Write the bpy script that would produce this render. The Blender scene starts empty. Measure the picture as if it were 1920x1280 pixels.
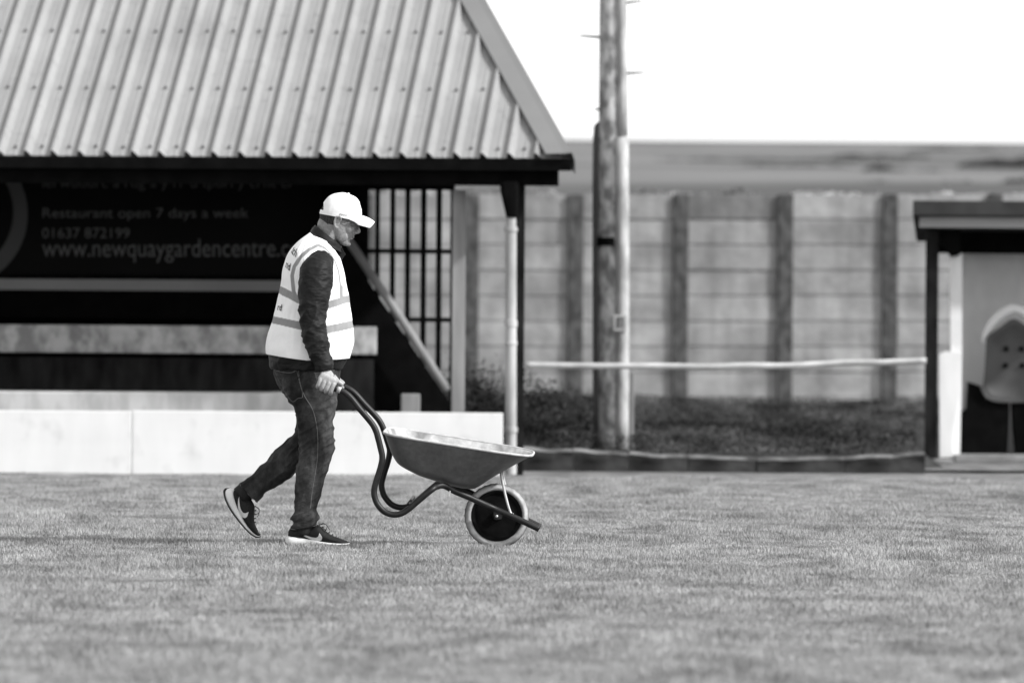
import bpy, bmesh, math, random
import numpy as np
from mathutils import Vector, Matrix, Euler, noise
from mathutils.bvhtree import BVHTree
random.seed(7); np.random.seed(7)
S = bpy.context.scene
COL = S.collection
R = math.radians

# ------------------------------------------------------------------ camera
CAMZ = 1.115
D1 = 42.67
F = 16000.0                       # focal length in reference pixels (1920 wide)
HOR = 606.0
ROLL = R(0.40)
cam_d = bpy.data.cameras.new('camera'); cam = bpy.data.objects.new('camera', cam_d); COL.objects.link(cam)
cam_d.sensor_width = 36; cam_d.lens = 300; cam_d.clip_start = 1; cam_d.clip_end = 20000
cam.location = (0, 0, CAMZ)
pitch = math.atan((HOR - 640) / F)
CM = Matrix.Rotation(pitch, 4, 'X') @ Matrix.Rotation(R(90), 4, 'X') @ Matrix.Rotation(ROLL, 4, 'Z')
cam.rotation_euler = CM.to_euler()
cam_d.dof.use_dof = True; cam_d.dof.focus_distance = D1 - 0.1; cam_d.dof.aperture_fstop = 4.7
S.camera = cam
CR = CM.to_3x3()
def P(px, py, Y):
    d = CR @ Vector(((px - 960) / F, -(py - 640) / F, -1.0))
    return Vector((0, 0, CAMZ)) + d * (Y / d.y)

# ------------------------------------------------------------------ light
SUN = Vector((0.74, -0.33, 0.60)).normalized()
EL = math.asin(SUN.z); AZ = math.atan2(SUN.x, SUN.y)
w = bpy.data.worlds.new('World'); S.world = w; w.use_nodes = True
nt = w.node_tree; nt.nodes.clear()
o_ = nt.nodes.new('ShaderNodeOutputWorld'); bg = nt.nodes.new('ShaderNodeBackground')
sky = nt.nodes.new('ShaderNodeTexSky'); sky.sky_type = 'NISHITA'; sky.sun_disc = False
sky.sun_elevation = EL; sky.sun_rotation = AZ; sky.dust_density = 4; sky.air_density = 1.5
bw = nt.nodes.new('ShaderNodeRGBToBW')
tc = nt.nodes.new('ShaderNodeTexCoord'); mp = nt.nodes.new('ShaderNodeMapping'); mp.inputs['Scale'].default_value = (1.5, 1.5, 5)
nz = nt.nodes.new('ShaderNodeTexNoise'); nz.inputs['Scale'].default_value = 3.0; nz.inputs['Detail'].default_value = 6
mr = nt.nodes.new('ShaderNodeMapRange'); mr.inputs[1].default_value = .35; mr.inputs[2].default_value = .65
mr.inputs[3].default_value = 0.95; mr.inputs[4].default_value = 1.3
mu = nt.nodes.new('ShaderNodeMath'); mu.operation = 'MULTIPLY'
nt.links.new(tc.outputs['Generated'], mp.inputs[0]); nt.links.new(mp.outputs[0], nz.inputs['Vector'])
nt.links.new(nz.outputs['Fac'], mr.inputs[0]); nt.links.new(sky.outputs[0], bw.inputs[0])
nt.links.new(bw.outputs[0], mu.inputs[0]); nt.links.new(mr.outputs[0], mu.inputs[1])
ad = nt.nodes.new('ShaderNodeMath'); ad.operation = 'MULTIPLY_ADD'; ad.inputs[1].default_value = 0.6
cl2 = nt.nodes.new('ShaderNodeMath'); cl2.operation = 'MULTIPLY'; cl2.inputs[1].default_value = 5.6
sx = nt.nodes.new('ShaderNodeSeparateXYZ'); er = nt.nodes.new('ShaderNodeMapRange'); er.inputs[1].default_value = .03; er.inputs[2].default_value = .6
er.inputs[3].default_value = 1.5; er.inputs[4].default_value = .62; em = nt.nodes.new('ShaderNodeMath'); em.operation = 'MULTIPLY'
nt.links.new(tc.outputs['Generated'], sx.inputs[0]); nt.links.new(sx.outputs['Z'], er.inputs[0]); nt.links.new(er.outputs[0], em.inputs[1]); nt.links.new(mr.outputs[0], em.inputs[0])
nt.links.new(em.outputs[0], cl2.inputs[0]); nt.links.new(mu.outputs[0], ad.inputs[0]); nt.links.new(cl2.outputs[0], ad.inputs[2])   # veil of bright white cloud over the clear sky
nt.links.new(ad.outputs[0], bg.inputs['Color']); nt.links.new(bg.outputs[0], o_.inputs[0])
bg.inputs['Strength'].default_value = 0.13
sl = bpy.data.lights.new('sun', 'SUN'); sun = bpy.data.objects.new('sun', sl); COL.objects.link(sun)
sl.energy = 4.7; sl.angle = R(2.5); sl.color = (1, 1, 1)
sun.rotation_euler = SUN.to_track_quat('Z', 'Y').to_euler(); sun.location = (20, 0, 30)
S.view_settings.view_transform = 'Standard'; S.view_settings.look = 'None'
S.view_settings.exposure = 0.05; S.view_settings.gamma = 1; S.view_settings.use_curve_mapping = False

# ------------------------------------------------------------------ materials
def mat(name, c, rough=.8, var=None, bump=None, spec=.3, metal=0, attr=None, coord='Object', sheen=0):
    """c grey value; var = list of (scale(xyz) , low factor, high factor, detail, lo, hi); bump = (scale, strength, dist)"""
    m = bpy.data.materials.new(name); m.use_nodes = True
    n = m.node_tree; b = n.nodes['Principled BSDF']
    b.inputs['Roughness'].default_value = rough; b.inputs['Specular IOR Level'].default_value = spec
    b.inputs['Metallic'].default_value = metal
    if sheen: b.inputs['Sheen Weight'].default_value = sheen
    val = n.nodes.new('ShaderNodeValue'); val.outputs[0].default_value = c; cur = val.outputs[0]
    tc = n.nodes.new('ShaderNodeTexCoord')
    def nse(sc, det, dist=0):
        mp = n.nodes.new('ShaderNodeMapping'); mp.inputs['Scale'].default_value = sc if isinstance(sc, tuple) else (sc,) * 3
        t = n.nodes.new('ShaderNodeTexNoise'); t.inputs['Scale'].default_value = 1; t.inputs['Detail'].default_value = det
        t.inputs['Distortion'].default_value = dist
        n.links.new(tc.outputs[coord], mp.inputs[0]); n.links.new(mp.outputs[0], t.inputs['Vector']); return t.outputs['Fac']
    def mul(a, b_):
        x = n.nodes.new('ShaderNodeMath'); x.operation = 'MULTIPLY'; n.links.new(a, x.inputs[0]); n.links.new(b_, x.inputs[1]); return x.outputs[0]
    for v in (var or []):
        sc, lo, hi = v[:3]; det = v[3] if len(v) > 3 else 4; a0 = v[4] if len(v) > 4 else .3; a1 = v[5] if len(v) > 5 else .7
        r = n.nodes.new('ShaderNodeMapRange'); r.inputs[1].default_value = a0; r.inputs[2].default_value = a1
        r.inputs[3].default_value = lo; r.inputs[4].default_value = hi
        n.links.new(nse(sc, det), r.inputs[0]); cur = mul(cur, r.outputs[0])
    if attr:
        an = n.nodes.new('ShaderNodeAttribute'); an.attribute_name = attr; cur = mul(cur, an.outputs['Fac'])
    n.links.new(cur, b.inputs['Base Color'])
    if bump:
        bp = n.nodes.new('ShaderNodeBump'); bp.inputs['Strength'].default_value = bump[1]; bp.inputs['Distance'].default_value = bump[2]
        n.links.new(nse(bump[0], 5, .4), bp.inputs['Height']); n.links.new(bp.outputs[0], b.inputs['Normal'])
    return m
M = {}
M['turf'] = mat('turf', .20, .9, [((.9, .35, 1), .85, 1.1), ((4, 1.6, 5), .6, 1.15, 4, .36, .56), (60, .7, 1.2)], (90, .6, .02), .1)
M['blade'] = mat('grass_blade', .31, .6, [((.8, .3, 1), .85, 1.12, 3), ((3.2, 1.1, 1), .60, 1.12, 4, .36, .56), ((11, 3.5, 1), .80, 1.12, 3)], None, .25, attr='shade')
M['hill'] = mat('hillside', .135, .95, [((.03, .014, .02), .6, 1.25, 4, .4, .6), ((.14, .04, .1), .78, 1.15, 5)], None, .05)
M['white_board'] = mat('white_board', .70, .55, [((1.2, 1, 6), .96, 1.02), ((9, 9, 2), .95, 1.01), ((5, 5, 4), .86, 1.01, 6, .28, .42)], (6, .05, .01), .3)
M['sheet'] = mat('painted_sheet', .265, .5, [((3, .6, .6), .9, 1.07), ((25, 4, 4), .95, 1.03), (1.5, .9, 1.06), ((9, 9, 9), .84, 1.01, 6, .28, .40)], (30, .03, .004), .5)
M['flash'] = mat('flashing', .17, .4, [(2, .92, 1.06)], None, .5)
M['screw'] = mat('screw', .12, .6)
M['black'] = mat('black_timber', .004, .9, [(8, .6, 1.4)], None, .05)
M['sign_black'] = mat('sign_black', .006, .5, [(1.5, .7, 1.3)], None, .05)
M['sign_text'] = mat('sign_text', .14, .6, None, None, .1)
M['sign_ring'] = mat('sign_ring', .10, .6, None, None, .1)
M['sign_strip'] = mat('sign_strip', .33, .7, [(2, .9, 1.05)], None, .1)
M['bench'] = mat('bench_timber', .50, .8, [((9, 9, 6), .55, 1.12, 6, .38, .58), ((2, 2, 5), .82, 1.05)], (20, .2, .01), .15)
M['step'] = mat('step_concrete', .50, .85, [((9, 9, 3), .78, 1.06, 6, .36, .6)], (20, .2, .01), .1)
M['dark_timber'] = mat('dark_timber', .014, .9, [((10, 10, 3), .4, 1.6, 5)], None, .05)
M['grey_post'] = mat('grey_post', .25, .7, [((12, 12, 1.5), .7, 1.15, 5)], (30, .2, .005), .2)
M['galv'] = mat('galvanised', .42, .45, [((10, 10, 2.5), .62, 1.12, 5)], (30, .1, .004), .5)
M['concrete'] = mat('fence_concrete', .30, .9, [((1.7, 1.7, 2.2), .78, 1.16, 6, .38, .62), ((9, 9, 9), .92, 1.06, 5, .35, .65), ((7, 7, .8), .86, 1.06, 4, .35, .6)], (16, .3, .02), .1, attr='shade')
M['conc_post'] = mat('fence_post', .075, .9, [((12, 12, 7), .6, 1.4, 5, .36, .64)], (14, .3, .02), .1)
M['wood_pole'] = mat('weathered_pole', .36, .85, [((13, 13, 8), .5, 1.4, 6, .38, .62), ((30, 30, 4), .7, 1.25)], ((40, 40, 3), .5, .01), .15)
M['pale'] = mat('pale_pole_parts', .42, .6, [((16, 16, 5), .65, 1.15, 5, .36, .64)], None, .3)
M['steel_dark'] = mat('dark_steel', .05, .5, None, None, .4)
M['rail'] = mat('rail_white', .50, .7, [((5, 9, 9), .6, 1.12, 5)], None, .3)
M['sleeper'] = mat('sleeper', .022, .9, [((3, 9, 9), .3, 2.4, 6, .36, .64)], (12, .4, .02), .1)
M['sleeper_top'] = mat('sleeper_top', .15, .9, [((4, 9, 9), .3, 1.6, 6, .36, .64)], (12, .4, .02), .1)  # paler copy of the sleeper timber, lit top put into the colour
M['bank'] = mat('bank_soil', .03, .95, [(3, .5, 1.8, 6), (15, .6, 1.4)], (10, .6, .04), .05)
M['leaf'] = mat('scrub_leaf', .034, .65, [(1.2, .5, 1.5, 4)], None, .2, attr='shade')
M['hedge'] = mat('hedge_leaf', .07, .8, [(.2, .7, 1.3)], None, .1, attr='shade')
M['drygrass'] = mat('dry_grass', .30, .8, [(2, .6, 1.3)], None, .1, attr='shade')
M['roof_dark'] = mat('roof_edge', .035, .7, [(5, .7, 1.3)], None, .2)
M['fascia_pale'] = mat('pale_fascia', .42, .6, [((2, 8, 8), .85, 1.05)], None, .2)
M['white_paint'] = mat('white_paint', .78, .55, [((6, 6, 2), .85, 1.03, 5)], None, .25)
M['inner_wall'] = mat('inner_wall', .72, .8, [(1.5, .85, 1.1), ((9, 9, 4), .93, 1.04)], None, .15)
M['seat'] = mat('seat_plastic', .07, .5, [(4, .85, 1.15)], None, .35)
M['seat_rim'] = mat('seat_rim', .75, .5, None, None, .35)
M['slab'] = mat('concrete_slab', .25, .9, [(4, .6, 1.2, 5)], (12, .3, .02), .1)
# person
M['skin'] = mat('skin', .31, .55, [(30, .8, 1.08, 4), (120, .86, 1.1, 3)], (260, .25, .002), .35, attr='shade')
M['hair'] = mat('hair', .03, .75, [((160, 160, 60), .5, 1.7, 3)], (300, .6, .003), .2)
M['jacket'] = mat('jacket_fabric', .013, .55, [(12, .8, 1.3, 4)], ((14, 14, 45), .5, .012), .12)
M['jeans'] = mat('denim', .036, .85, [((9, 9, 5), .45, 1.7, 5, .35, .65), ((40, 40, 25), .75, 1.3, 4), (260, .8, 1.25, 2)], ((22, 22, 45), .55, .010), .06)
M['stitch'] = mat('stitching', .14, .8)
M['cap'] = mat('cap_cotton', .84, .8, [(20, .97, 1.02)], ((18, 18, 30), .25, .006), .15)
M['ink'] = mat('printed_ink', .02, .7)
M['grey_ink'] = mat('grey_thread', .25, .7)
M['shoe_black'] = mat('shoe_knit', .012, .7, [(150, .7, 1.5, 2)], (200, .4, .002), .2)
M['midsole'] = mat('midsole_foam', .74, .6, [((30, 30, 10), .86, 1.03)], None, .3)
M['outsole'] = mat('outsole_rubber', .02, .7)
M['emblem'] = mat('emblem_grey', .55, .4, None, None, .4)
M['lens'] = mat('lens_frame', .012, .3)
# barrow
M['tube'] = mat('black_tube', .008, .45, [(25, .7, 1.9, 5)], (60, .15, .003), .3)
M['tray'] = mat('tray_paint', .085, .45, [(7, .75, 1.25, 5), ((40, 40, 40), .85, 1.2, 4)], (30, .12, .004), .45)
M['tray_in'] = mat('tray_inside', .40, .75, [((14, 14, 5), .5, 1.15, 6, .35, .6), (40, .8, 1.1)], (30, .3, .004), .3)
M['tray_rim'] = mat('tray_rim', .46, .5, [(30, .7, 1.1)], None, .4)
M['tyre'] = mat('tyre_rubber', .20, .75, [(25, .65, 1.3, 4)], None, .25, attr='shade')
M['rimblack'] = mat('wheel_disc', .005, .8, [(20, .6, 1.6)], None, .05)
M['strut'] = mat('zinc_strut', .5, .35, [(20, .8, 1.1)], None, .5, metal=.3)

# vest material with reflective strips chosen by an attribute of the garment
def vest_mat():
    m = mat('hi_vis', .86, .75, [((10, 10, 14), .95, 1.02)], ((9, 9, 16), .35, .012), .15)
    n = m.node_tree; b = n.nodes['Principled BSDF']; src = b.inputs['Base Color'].links[0].from_socket
    a = n.nodes.new('ShaderNodeAttribute'); a.attribute_name = 'strip'
    mx = n.nodes.new('ShaderNodeMix'); mx.data_type = 'FLOAT'
    n.links.new(a.outputs['Fac'], mx.inputs[0]); n.links.new(src, mx.inputs[2]); mx.inputs[3].default_value = .25
    n.links.new(mx.outputs[0], b.inputs['Base Color']); return m
M['vest'] = vest_mat()

# ------------------------------------------------------------------ object helpers
def tag(o, label=None, cat=None, group=None, kind=None):
    if label: o['label'] = label
    if cat: o['category'] = cat
    if group: o['group'] = group
    if kind: o['kind'] = kind
    return o
ROOT = {}
def thing(name, label, cat, loc, group=None):
    o = bpy.data.objects.new(name, None); COL.objects.link(o); o.location = loc; o.empty_display_size = .2
    ROOT[o] = Vector(loc); return tag(o, label, cat, group)
def root_loc(p):
    while p.parent: p = p.parent
    return ROOT.get(p, Vector(p.location))
def link(name, me, mats, parent=None, smooth=False):
    """mesh given in world coordinates"""
    if not isinstance(mats, (list, tuple)): mats = [mats]
    n = len(me.vertices); co = np.empty(n * 3); me.vertices.foreach_get('co', co); co = co.reshape(-1, 3)
    if parent is None:
        lo, hi = co.min(0), co.max(0); org = Vector(((lo[0] + hi[0]) / 2, (lo[1] + hi[1]) / 2, lo[2]))
    else: org = root_loc(parent)
    me.vertices.foreach_set('co', (co - np.array(org)).ravel()); me.update()
    for m in mats: me.materials.append(m)
    o = bpy.data.objects.new(name, me); COL.objects.link(o)
    if parent is None: o.location = org; ROOT[o] = org
    else: o.parent = parent
    if smooth: me.polygons.foreach_set('use_smooth', np.ones(len(me.polygons), bool))
    return o
def bm_obj(name, bm, mats, parent=None, smooth=False, auto=None):
    bmesh.ops.recalc_face_normals(bm, faces=bm.faces)
    me = bpy.data.meshes.new(name); bm.to_mesh(me); bm.free()
    o = link(name, me, mats, parent, smooth)
    if auto is not None:
        me.set_sharp_from_angle(angle=R(auto)); me.polygons.foreach_set('use_smooth', np.ones(len(me.polygons), bool))
    return o
def box(bm, lo, hi, bev=0.0, mi=0):
    vs = [bm.verts.new((x, y, z)) for x in (lo[0], hi[0]) for y in (lo[1], hi[1]) for z in (lo[2], hi[2])]
    fs = [bm.faces.new([vs[i] for i in q]) for q in ((0,1,3,2),(4,6,7,5),(0,4,5,1),(2,3,7,6),(0,2,6,4),(1,5,7,3))]
    for f in fs: f.material_index = mi
    if bev:
        es = list({e for f in fs for e in f.edges})
        bmesh.ops.bevel(bm, geom=es, offset=bev, segments=2, profile=.5, affect='EDGES', clamp_overlap=True)
def prism(bm, pts, y0, y1, mi=0):
    """closed polygon in px at depth y0 given as world vectors, pushed back to y1"""
    a = [bm.verts.new(p) for p in pts]; b = [bm.verts.new(p + Vector((0, y1 - y0, 0))) for p in pts]
    n = len(a); fs = [bm.faces.new(a), bm.faces.new(b[::-1])]
    for i in range(n): fs.append(bm.faces.new((a[i], b[i], b[(i+1) % n], a[(i+1) % n])))
    for f in fs: f.material_index = mi
def cat(pts, sub):
    """Catmull-Rom through rows of numbers"""
    A = [np.array(p, float) for p in pts]; out = []
    for i in range(len(A) - 1):
        p0 = A[max(i-1, 0)]; p1 = A[i]; p2 = A[i+1]; p3 = A[min(i+2, len(A)-1)]
        for k in range(sub):
            t = k / sub
            out.append(.5 * ((2*p1) + (-p0+p2)*t + (2*p0-5*p1+4*p2-p3)*t*t + (-p0+3*p1-3*p2+p3)*t**3))
    out.append(A[-1]); return out
def loft(bm, secs, n=28, sub=4, ex=2.0, caps=True, mi=0):
    """secs: (centre, u, v) vectors"""
    rows = cat([tuple(c) + tuple(u) + tuple(v) for c, u, v in secs], sub)
    rings = []
    for r in rows:
        c, u, v = Vector(r[:3]), Vector(r[3:6]), Vector(r[6:9]); ring = []
        for i in range(n):
            t = 2 * math.pi * i / n; ct, st = math.cos(t), math.sin(t)
            a = math.copysign(abs(ct) ** (2/ex), ct); b = math.copysign(abs(st) ** (2/ex), st)
            ring.append(bm.verts.new(c + u*a + v*b))
        rings.append(ring)
    fs = []
    for a, b in zip(rings, rings[1:]):
        for i in range(n): fs.append(bm.faces.new((a[i], a[(i+1) % n], b[(i+1) % n], b[i])))
    if caps: fs.append(bm.faces.new(rings[0][::-1])); fs.append(bm.faces.new(rings[-1]))
    for f in fs: f.material_index = mi
    return rings
def tube(bm, pts, r, n=10, sub=4, caps=True, mi=0, closed=False):
    """r number or list"""
    if not isinstance(r, (list, tuple)): r = [r] * len(pts)
    rows = cat([tuple(p) + (rr,) for p, rr in zip(pts, r)], sub) if sub > 1 else [np.array(tuple(p) + (rr,)) for p, rr in zip(pts, r)]
    if closed: rows = rows[:-1]
    C = [Vector(q[:3]) for q in rows]; rings = []; prev = None
    for i, c in enumerate(C):
        if closed: t = (C[(i+1) % len(C)] - C[i-1]).normalized()
        else: t = (C[min(i+1, len(C)-1)] - C[max(i-1, 0)]).normalized()
        if prev is None:
            prev = t.orthogonal().normalized()
        prev = (prev - t * prev.dot(t)).normalized(); bi = t.cross(prev)
        rings.append([bm.verts.new(c + (prev * math.cos(2*math.pi*k/n) + bi * math.sin(2*math.pi*k/n)) * rows[i][3]) for k in range(n)])
    pr = list(zip(rings, rings[1:])) + ([(rings[-1], rings[0])] if closed else [])
    for a, b in pr:
        for i in range(n):
            f = bm.faces.new((a[i], a[(i+1) % n], b[(i+1) % n], b[i])); f.material_index = mi
    if caps and not closed:
        bm.faces.new(rings[0][::-1]).material_index = mi; bm.faces.new(rings[-1]).material_index = mi
def blob(bm, c, r, rot=None):
    m = Matrix.Translation(c) @ (rot.to_4x4() if rot else Matrix()) @ Matrix.Diagonal((r[0], r[1], r[2], 1))
    bmesh.ops.create_uvsphere(bm, u_segments=20, v_segments=12, radius=1, matrix=m)
def remesh(bm, voxel, smooth=3):
    me = bpy.data.meshes.new('tmp'); bmesh.ops.recalc_face_normals(bm, faces=bm.faces); bm.to_mesh(me); bm.free()
    o = bpy.data.objects.new('tmp', me); COL.objects.link(o)
    md = o.modifiers.new('r', 'REMESH'); md.mode = 'VOXEL'; md.voxel_size = voxel
    if smooth:
        s = o.modifiers.new('s', 'SMOOTH'); s.factor = .5; s.iterations = smooth
    dg = bpy.context.evaluated_depsgraph_get(); ev = o.evaluated_get(dg)
    out = bpy.data.meshes.new_from_object(ev); bpy.data.objects.remove(o); bpy.data.meshes.remove(me)
    out.materials.clear()
    return out
def displace(me, fn):
    n = len(me.vertices); co = np.empty(n*3); me.vertices.foreach_get('co', co); nm = np.empty(n*3); me.vertex_normals.foreach_get('vector', nm)
    co = co.reshape(-1, 3); nm = nm.reshape(-1, 3)
    d = np.array([fn(Vector(c)) for c in co])
    me.vertices.foreach_set('co', (co + nm * d[:, None]).ravel()); me.update()
def join_meshes(lst):
    bm = bmesh.new()
    for m in lst: bm.from_mesh(m)
    return bm
def bvh_of(me): return BVHTree.FromPolygons([v.co.copy() for v in me.vertices], [tuple(p.vertices) for p in me.polygons])
def fattr(me, name, vals):
    a = me.attributes.new(name, 'FLOAT', 'POINT'); a.data.foreach_set('value', np.array(vals, dtype=np.float32))
def text_mesh(s, size=1.0, shear=0, spacing=1.0, bold=0.0):
    c = bpy.data.curves.new('t', 'FONT'); c.body = s; c.size = size; c.shear = shear; c.space_character = spacing
    c.resolution_u = 4; c.offset = bold
    o = bpy.data.objects.new('t', c); COL.objects.link(o); dg = bpy.context.evaluated_depsgraph_get(); dg.update()
    me = bpy.data.meshes.new_from_object(o.evaluated_get(dg)); bpy.data.objects.remove(o); bpy.data.curves.remove(c)
    co = np.empty(len(me.vertices)*3); me.vertices.foreach_get('co', co); return me, co.reshape(-1, 3)
def sign_text(name, s, x0, x1, ybase, yx, Y, m, parent, shear=0):
    """text fitted between px x0..x1, baseline py ybase, x-height/cap height yx px"""
    me, co = text_mesh(s, 1, shear); bo = text_mesh('H' if s[0].isdigit() or s[0].isupper() else 'x')[1]
    w_ = co[:, 0].max() - co[:, 0].min(); h_ = bo[:, 1].max()
    sx = (x1 - x0) / w_; sy = yx / h_; out = np.empty_like(co)
    for i, c in enumerate(co): out[i] = P(x0 + (c[0] - co[:, 0].min()) * sx, ybase - c[1] * sy, Y)
    me.vertices.foreach_set('co', out.ravel()); me.update(); me.materials.clear()
    return link(name, me, m, parent)

# ------------------------------------------------------------------ ground, turf, hill
bm = bmesh.new()
xs = [-6000, -600, -60, -12, -8, -5, -3, -1, 1, 3, 5, 8, 12, 60, 600, 6000]
ys = [-400, 10, 20] + [24 + i * 1.0 for i in range(44)] + [75, 90, 150, 600, 6000]
g = [[bm.verts.new((x, y, 0)) for x in xs] for y in ys]
for j in range(len(ys)-1):
    for i in range(len(xs)-1): bm.faces.new((g[j][i], g[j][i+1], g[j+1][i+1], g[j+1][i]))
tag(bm_obj('ground', bm, M['turf']), kind='structure')

def grass():
    N = 1000000
    ymin, ymax = 24.5, 62.0
    Y = np.sqrt(np.random.rand(N) * (ymax**2 - ymin**2) + ymin**2)
    X = (np.random.rand(N) * 2 - 1) * (Y * .075 + .7)
    # clumpy thinning so the sward has tufts and thin spots
    h = .011 + .011 * np.random.rand(N)
    patch = np.array([noise.noise(Vector((x * 2.2, y * 1.1, 0))) for x, y in zip(X[::1], Y[::1])])
    dip = np.array([noise.noise(Vector((x * 1.3 + 50, y * .45, 5))) for x, y in zip(X, Y)])
    h *= (1 + .55 * patch) * np.clip(1 + 1.1 * dip, .45, 1.5)
    wd = .0009 + .0010 * np.random.rand(N)
    a = np.random.rand(N) * math.pi
    lean = np.random.rand(N) * .9; la = np.random.rand(N) * 2 * math.pi
    dx, dy = np.cos(a) * wd, np.sin(a) * wd
    lx, ly = np.cos(la) * lean * h, np.sin(la) * lean * h
    V = np.zeros((N, 5, 3))
    V[:, 0] = np.stack([X - dx, Y - dy, 0*X], 1); V[:, 1] = np.stack([X + dx, Y + dy, 0*X], 1)
    mx, my = X + lx * .35, Y + ly * .35
    V[:, 2] = np.stack([mx + dx * .8, my + dy * .8, h * .6], 1); V[:, 3] = np.stack([mx - dx * .8, my - dy * .8, h * .6], 1)
    V[:, 4] = np.stack([X + lx, Y + ly, h], 1)
    base = np.arange(N)[:, None] * 5
    quads = base + np.array([0, 1, 2, 3]); tris = base + np.array([3, 2, 4])
    me = bpy.data.meshes.new('grass'); me.vertices.add(N*5); me.vertices.foreach_set('co', V.ravel())
    loops = np.concatenate([quads, tris], 1).ravel()
    me.loops.add(len(loops)); me.loops.foreach_set('vertex_index', loops.astype(np.int32))
    ls = (np.arange(N)[:, None] * 7 + np.array([0, 4])).ravel()
    me.polygons.add(2*N); me.polygons.foreach_set('loop_start', ls.astype(np.int32))
    me.update(calc_edges=True)
    s = .82 + .34 * np.random.rand(N); s[np.random.rand(N) < .0015] = 1.9
    fattr(me, 'shade', np.repeat(s, 5))
    o = link('grass', me, M['blade']); tag(o, 'short mown turf of the football pitch', 'grass', kind='stuff')
grass()

# far hillside
bm = bmesh.new()
prof = [(93, .0), (100, 1.2), (125, 2.6), (150, 3.5), (200, 4.465), (260, 5.795), (330, 7.43), (400, 9.165), (460, 10.72), (520, 12.23), (600, 11.8), (900, 0)]
hill_prof = list(prof)
prof = cat(prof, 4); gx = [-260 + i * 8 for i in range(66)]
rows = []
for (y, z) in prof:
    rows.append([bm.verts.new((x, y, z + .5 * (y / 520) * noise.noise(Vector((x * .02, y * .01, 3))) - max(0, x - 20) * .006 * y / 520 - .12 * noise.noise(Vector((x * .35, y * .3, 0))) * y / 520)) for x in gx])
for a, b in zip(rows, rows[1:]):
    for i in range(len(gx)-1): bm.faces.new((a[i], a[i+1], b[i+1], b[i]))
tag(bm_obj('hill', bm, M['hill'], smooth=True), kind='structure')

HEDGES = [(1200, 1420, 332, 5), (1420, 1640, 326, 8), (1230, 1700, 292, 3), (1080, 1300, 278, 3), (1500, 1690, 340, 10), (1690, 1960, 342, 20), (1600, 1790, 318, 12), (1290, 1500, 345, 7), (1800, 1990, 300, 16), (1180, 1350, 309, 5), (1380, 1600, 304, 6), (1560, 1740, 286, 4), (1700, 1990, 275, 6)]
def leaf_cloud(name, pts, size, m, label, cat_, parent=None, kind='stuff', shade=(.5, 1.5), clump=1.7):
    """pts: list of positions; one mesh of small leaves"""
    n = len(pts); pts = np.array(pts)
    q = np.random.randn(n, 3); q /= np.linalg.norm(q, axis=1)[:, None]
    r_ = np.random.randn(n, 3); u = np.cross(q, r_); u /= np.linalg.norm(u, axis=1)[:, None]; v = np.cross(q, u)
    s = (size * (.6 + .8 * np.random.rand(n)))[:, None]
    V = np.stack([pts - u*s, pts + v*s*.45, pts + u*s, pts - v*s*.45], 1)
    me = bpy.data.meshes.new(name); me.from_pydata(V.reshape(-1, 3).tolist(), [], (np.arange(n)[:, None]*4 + np.arange(4)).tolist())
    cl_ = np.array([noise.noise(Vector((p[0] * 2.1, p[1] * .35, p[2] * 5))) + .6 * noise.noise(Vector((p[0] * 6, p[1] * 1.2, p[2] * 14))) for p in pts])
    fattr(me, 'shade', np.repeat((shade[0] + (shade[1]-shade[0]) * np.random.rand(n)) * np.clip(1 + clump * cl_, .15, 2.6), 4))
    o = link(name, me, m, parent)
    if parent is None: tag(o, label, cat_, kind=kind)
    return o

pts = []
for x0, x1, py, hp in HEDGES:
    Y = float(np.interp(-py, [-(606 - (z - CAMZ) * F / y) for y, z in hill_prof if 140 < y < 530], [y for y, z in hill_prof if 140 < y < 530]))
    a, b = P(x0, py, Y), P(x1, py, Y); hh = hp * Y / F
    for _ in range(2600):
        t = random.random(); x = a.x + (b.x - a.x) * t; k = (.3 + 1.3 * abs(noise.noise(Vector((x * .5, Y, 0))))) * min(1, 6 * min(t, 1 - t) + .1)
        pts.append((x, Y + random.gauss(0, 1.2), a.z - .25 + random.random() * hh * k * 1.6))
leaf_cloud('hedge', pts, .10, M['hedge'], 'dark hedges and scrub across the far hillside', 'hedge', shade=(.7, 1.2), clump=.3)

# bank behind the kerb
YB0, YB1 = 65.0, 89.0
def bank_z(x, y):
    if x > .0480 * y and y < 73: return -.06
    t = (y - YB0) / (YB1 - YB0); t = min(max(t, 0), 1)
    e = .42 + (.10 if x < 0 else 0) * min(1, -x / 2 if x < 0 else 0)
    e *= .78 + .14 / (1 + math.exp((x - 1.3) * 5)) - .12 * math.exp(-((x - 2.4) / .8) ** 2)
    return .13 + e * t ** .8 * .62 + .05 * noise.noise(Vector((x * .8, y * .3, 1))) * min(1, t * 6)
bm = bmesh.new()
bx = [-2.2 + i * .3 for i in range(50)]; by = [YB0 + i * .8 for i in range(31)]
rows = [[bm.verts.new((x, y, bank_z(x, y) if y > YB0 else .02)) for x in bx] for y in [YB0 - .01] + by]
for a, b in zip(rows, rows[1:]):
    for i in range(len(bx)-1): bm.faces.new((a[i], a[i+1], b[i+1], b[i]))
tag(bm_obj('bank', bm, M['bank'], smooth=True), kind='structure')
pts = []
for _ in range(110000):
    y = YB0 + .1 + (YB1 - YB0 - .3) * random.random() ** 1.2; x = random.uniform(-2.0, 5.6)
    if x > .0474 * y and y < 73.8: continue
    k = noise.noise(Vector((x * .9, y * .25, 9)))
    if k < -.18 and random.random() < .6: continue
    pts.append((x, y, bank_z(x, y) + random.random() * (.05 + .14 * max(0, k))))
leaf_cloud('ground_cover', pts, .013, M['leaf'], 'dark low ivy and weeds covering the bank below the concrete fence', 'ground cover', shade=(.8, 1.2), clump=2.6)
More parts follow.
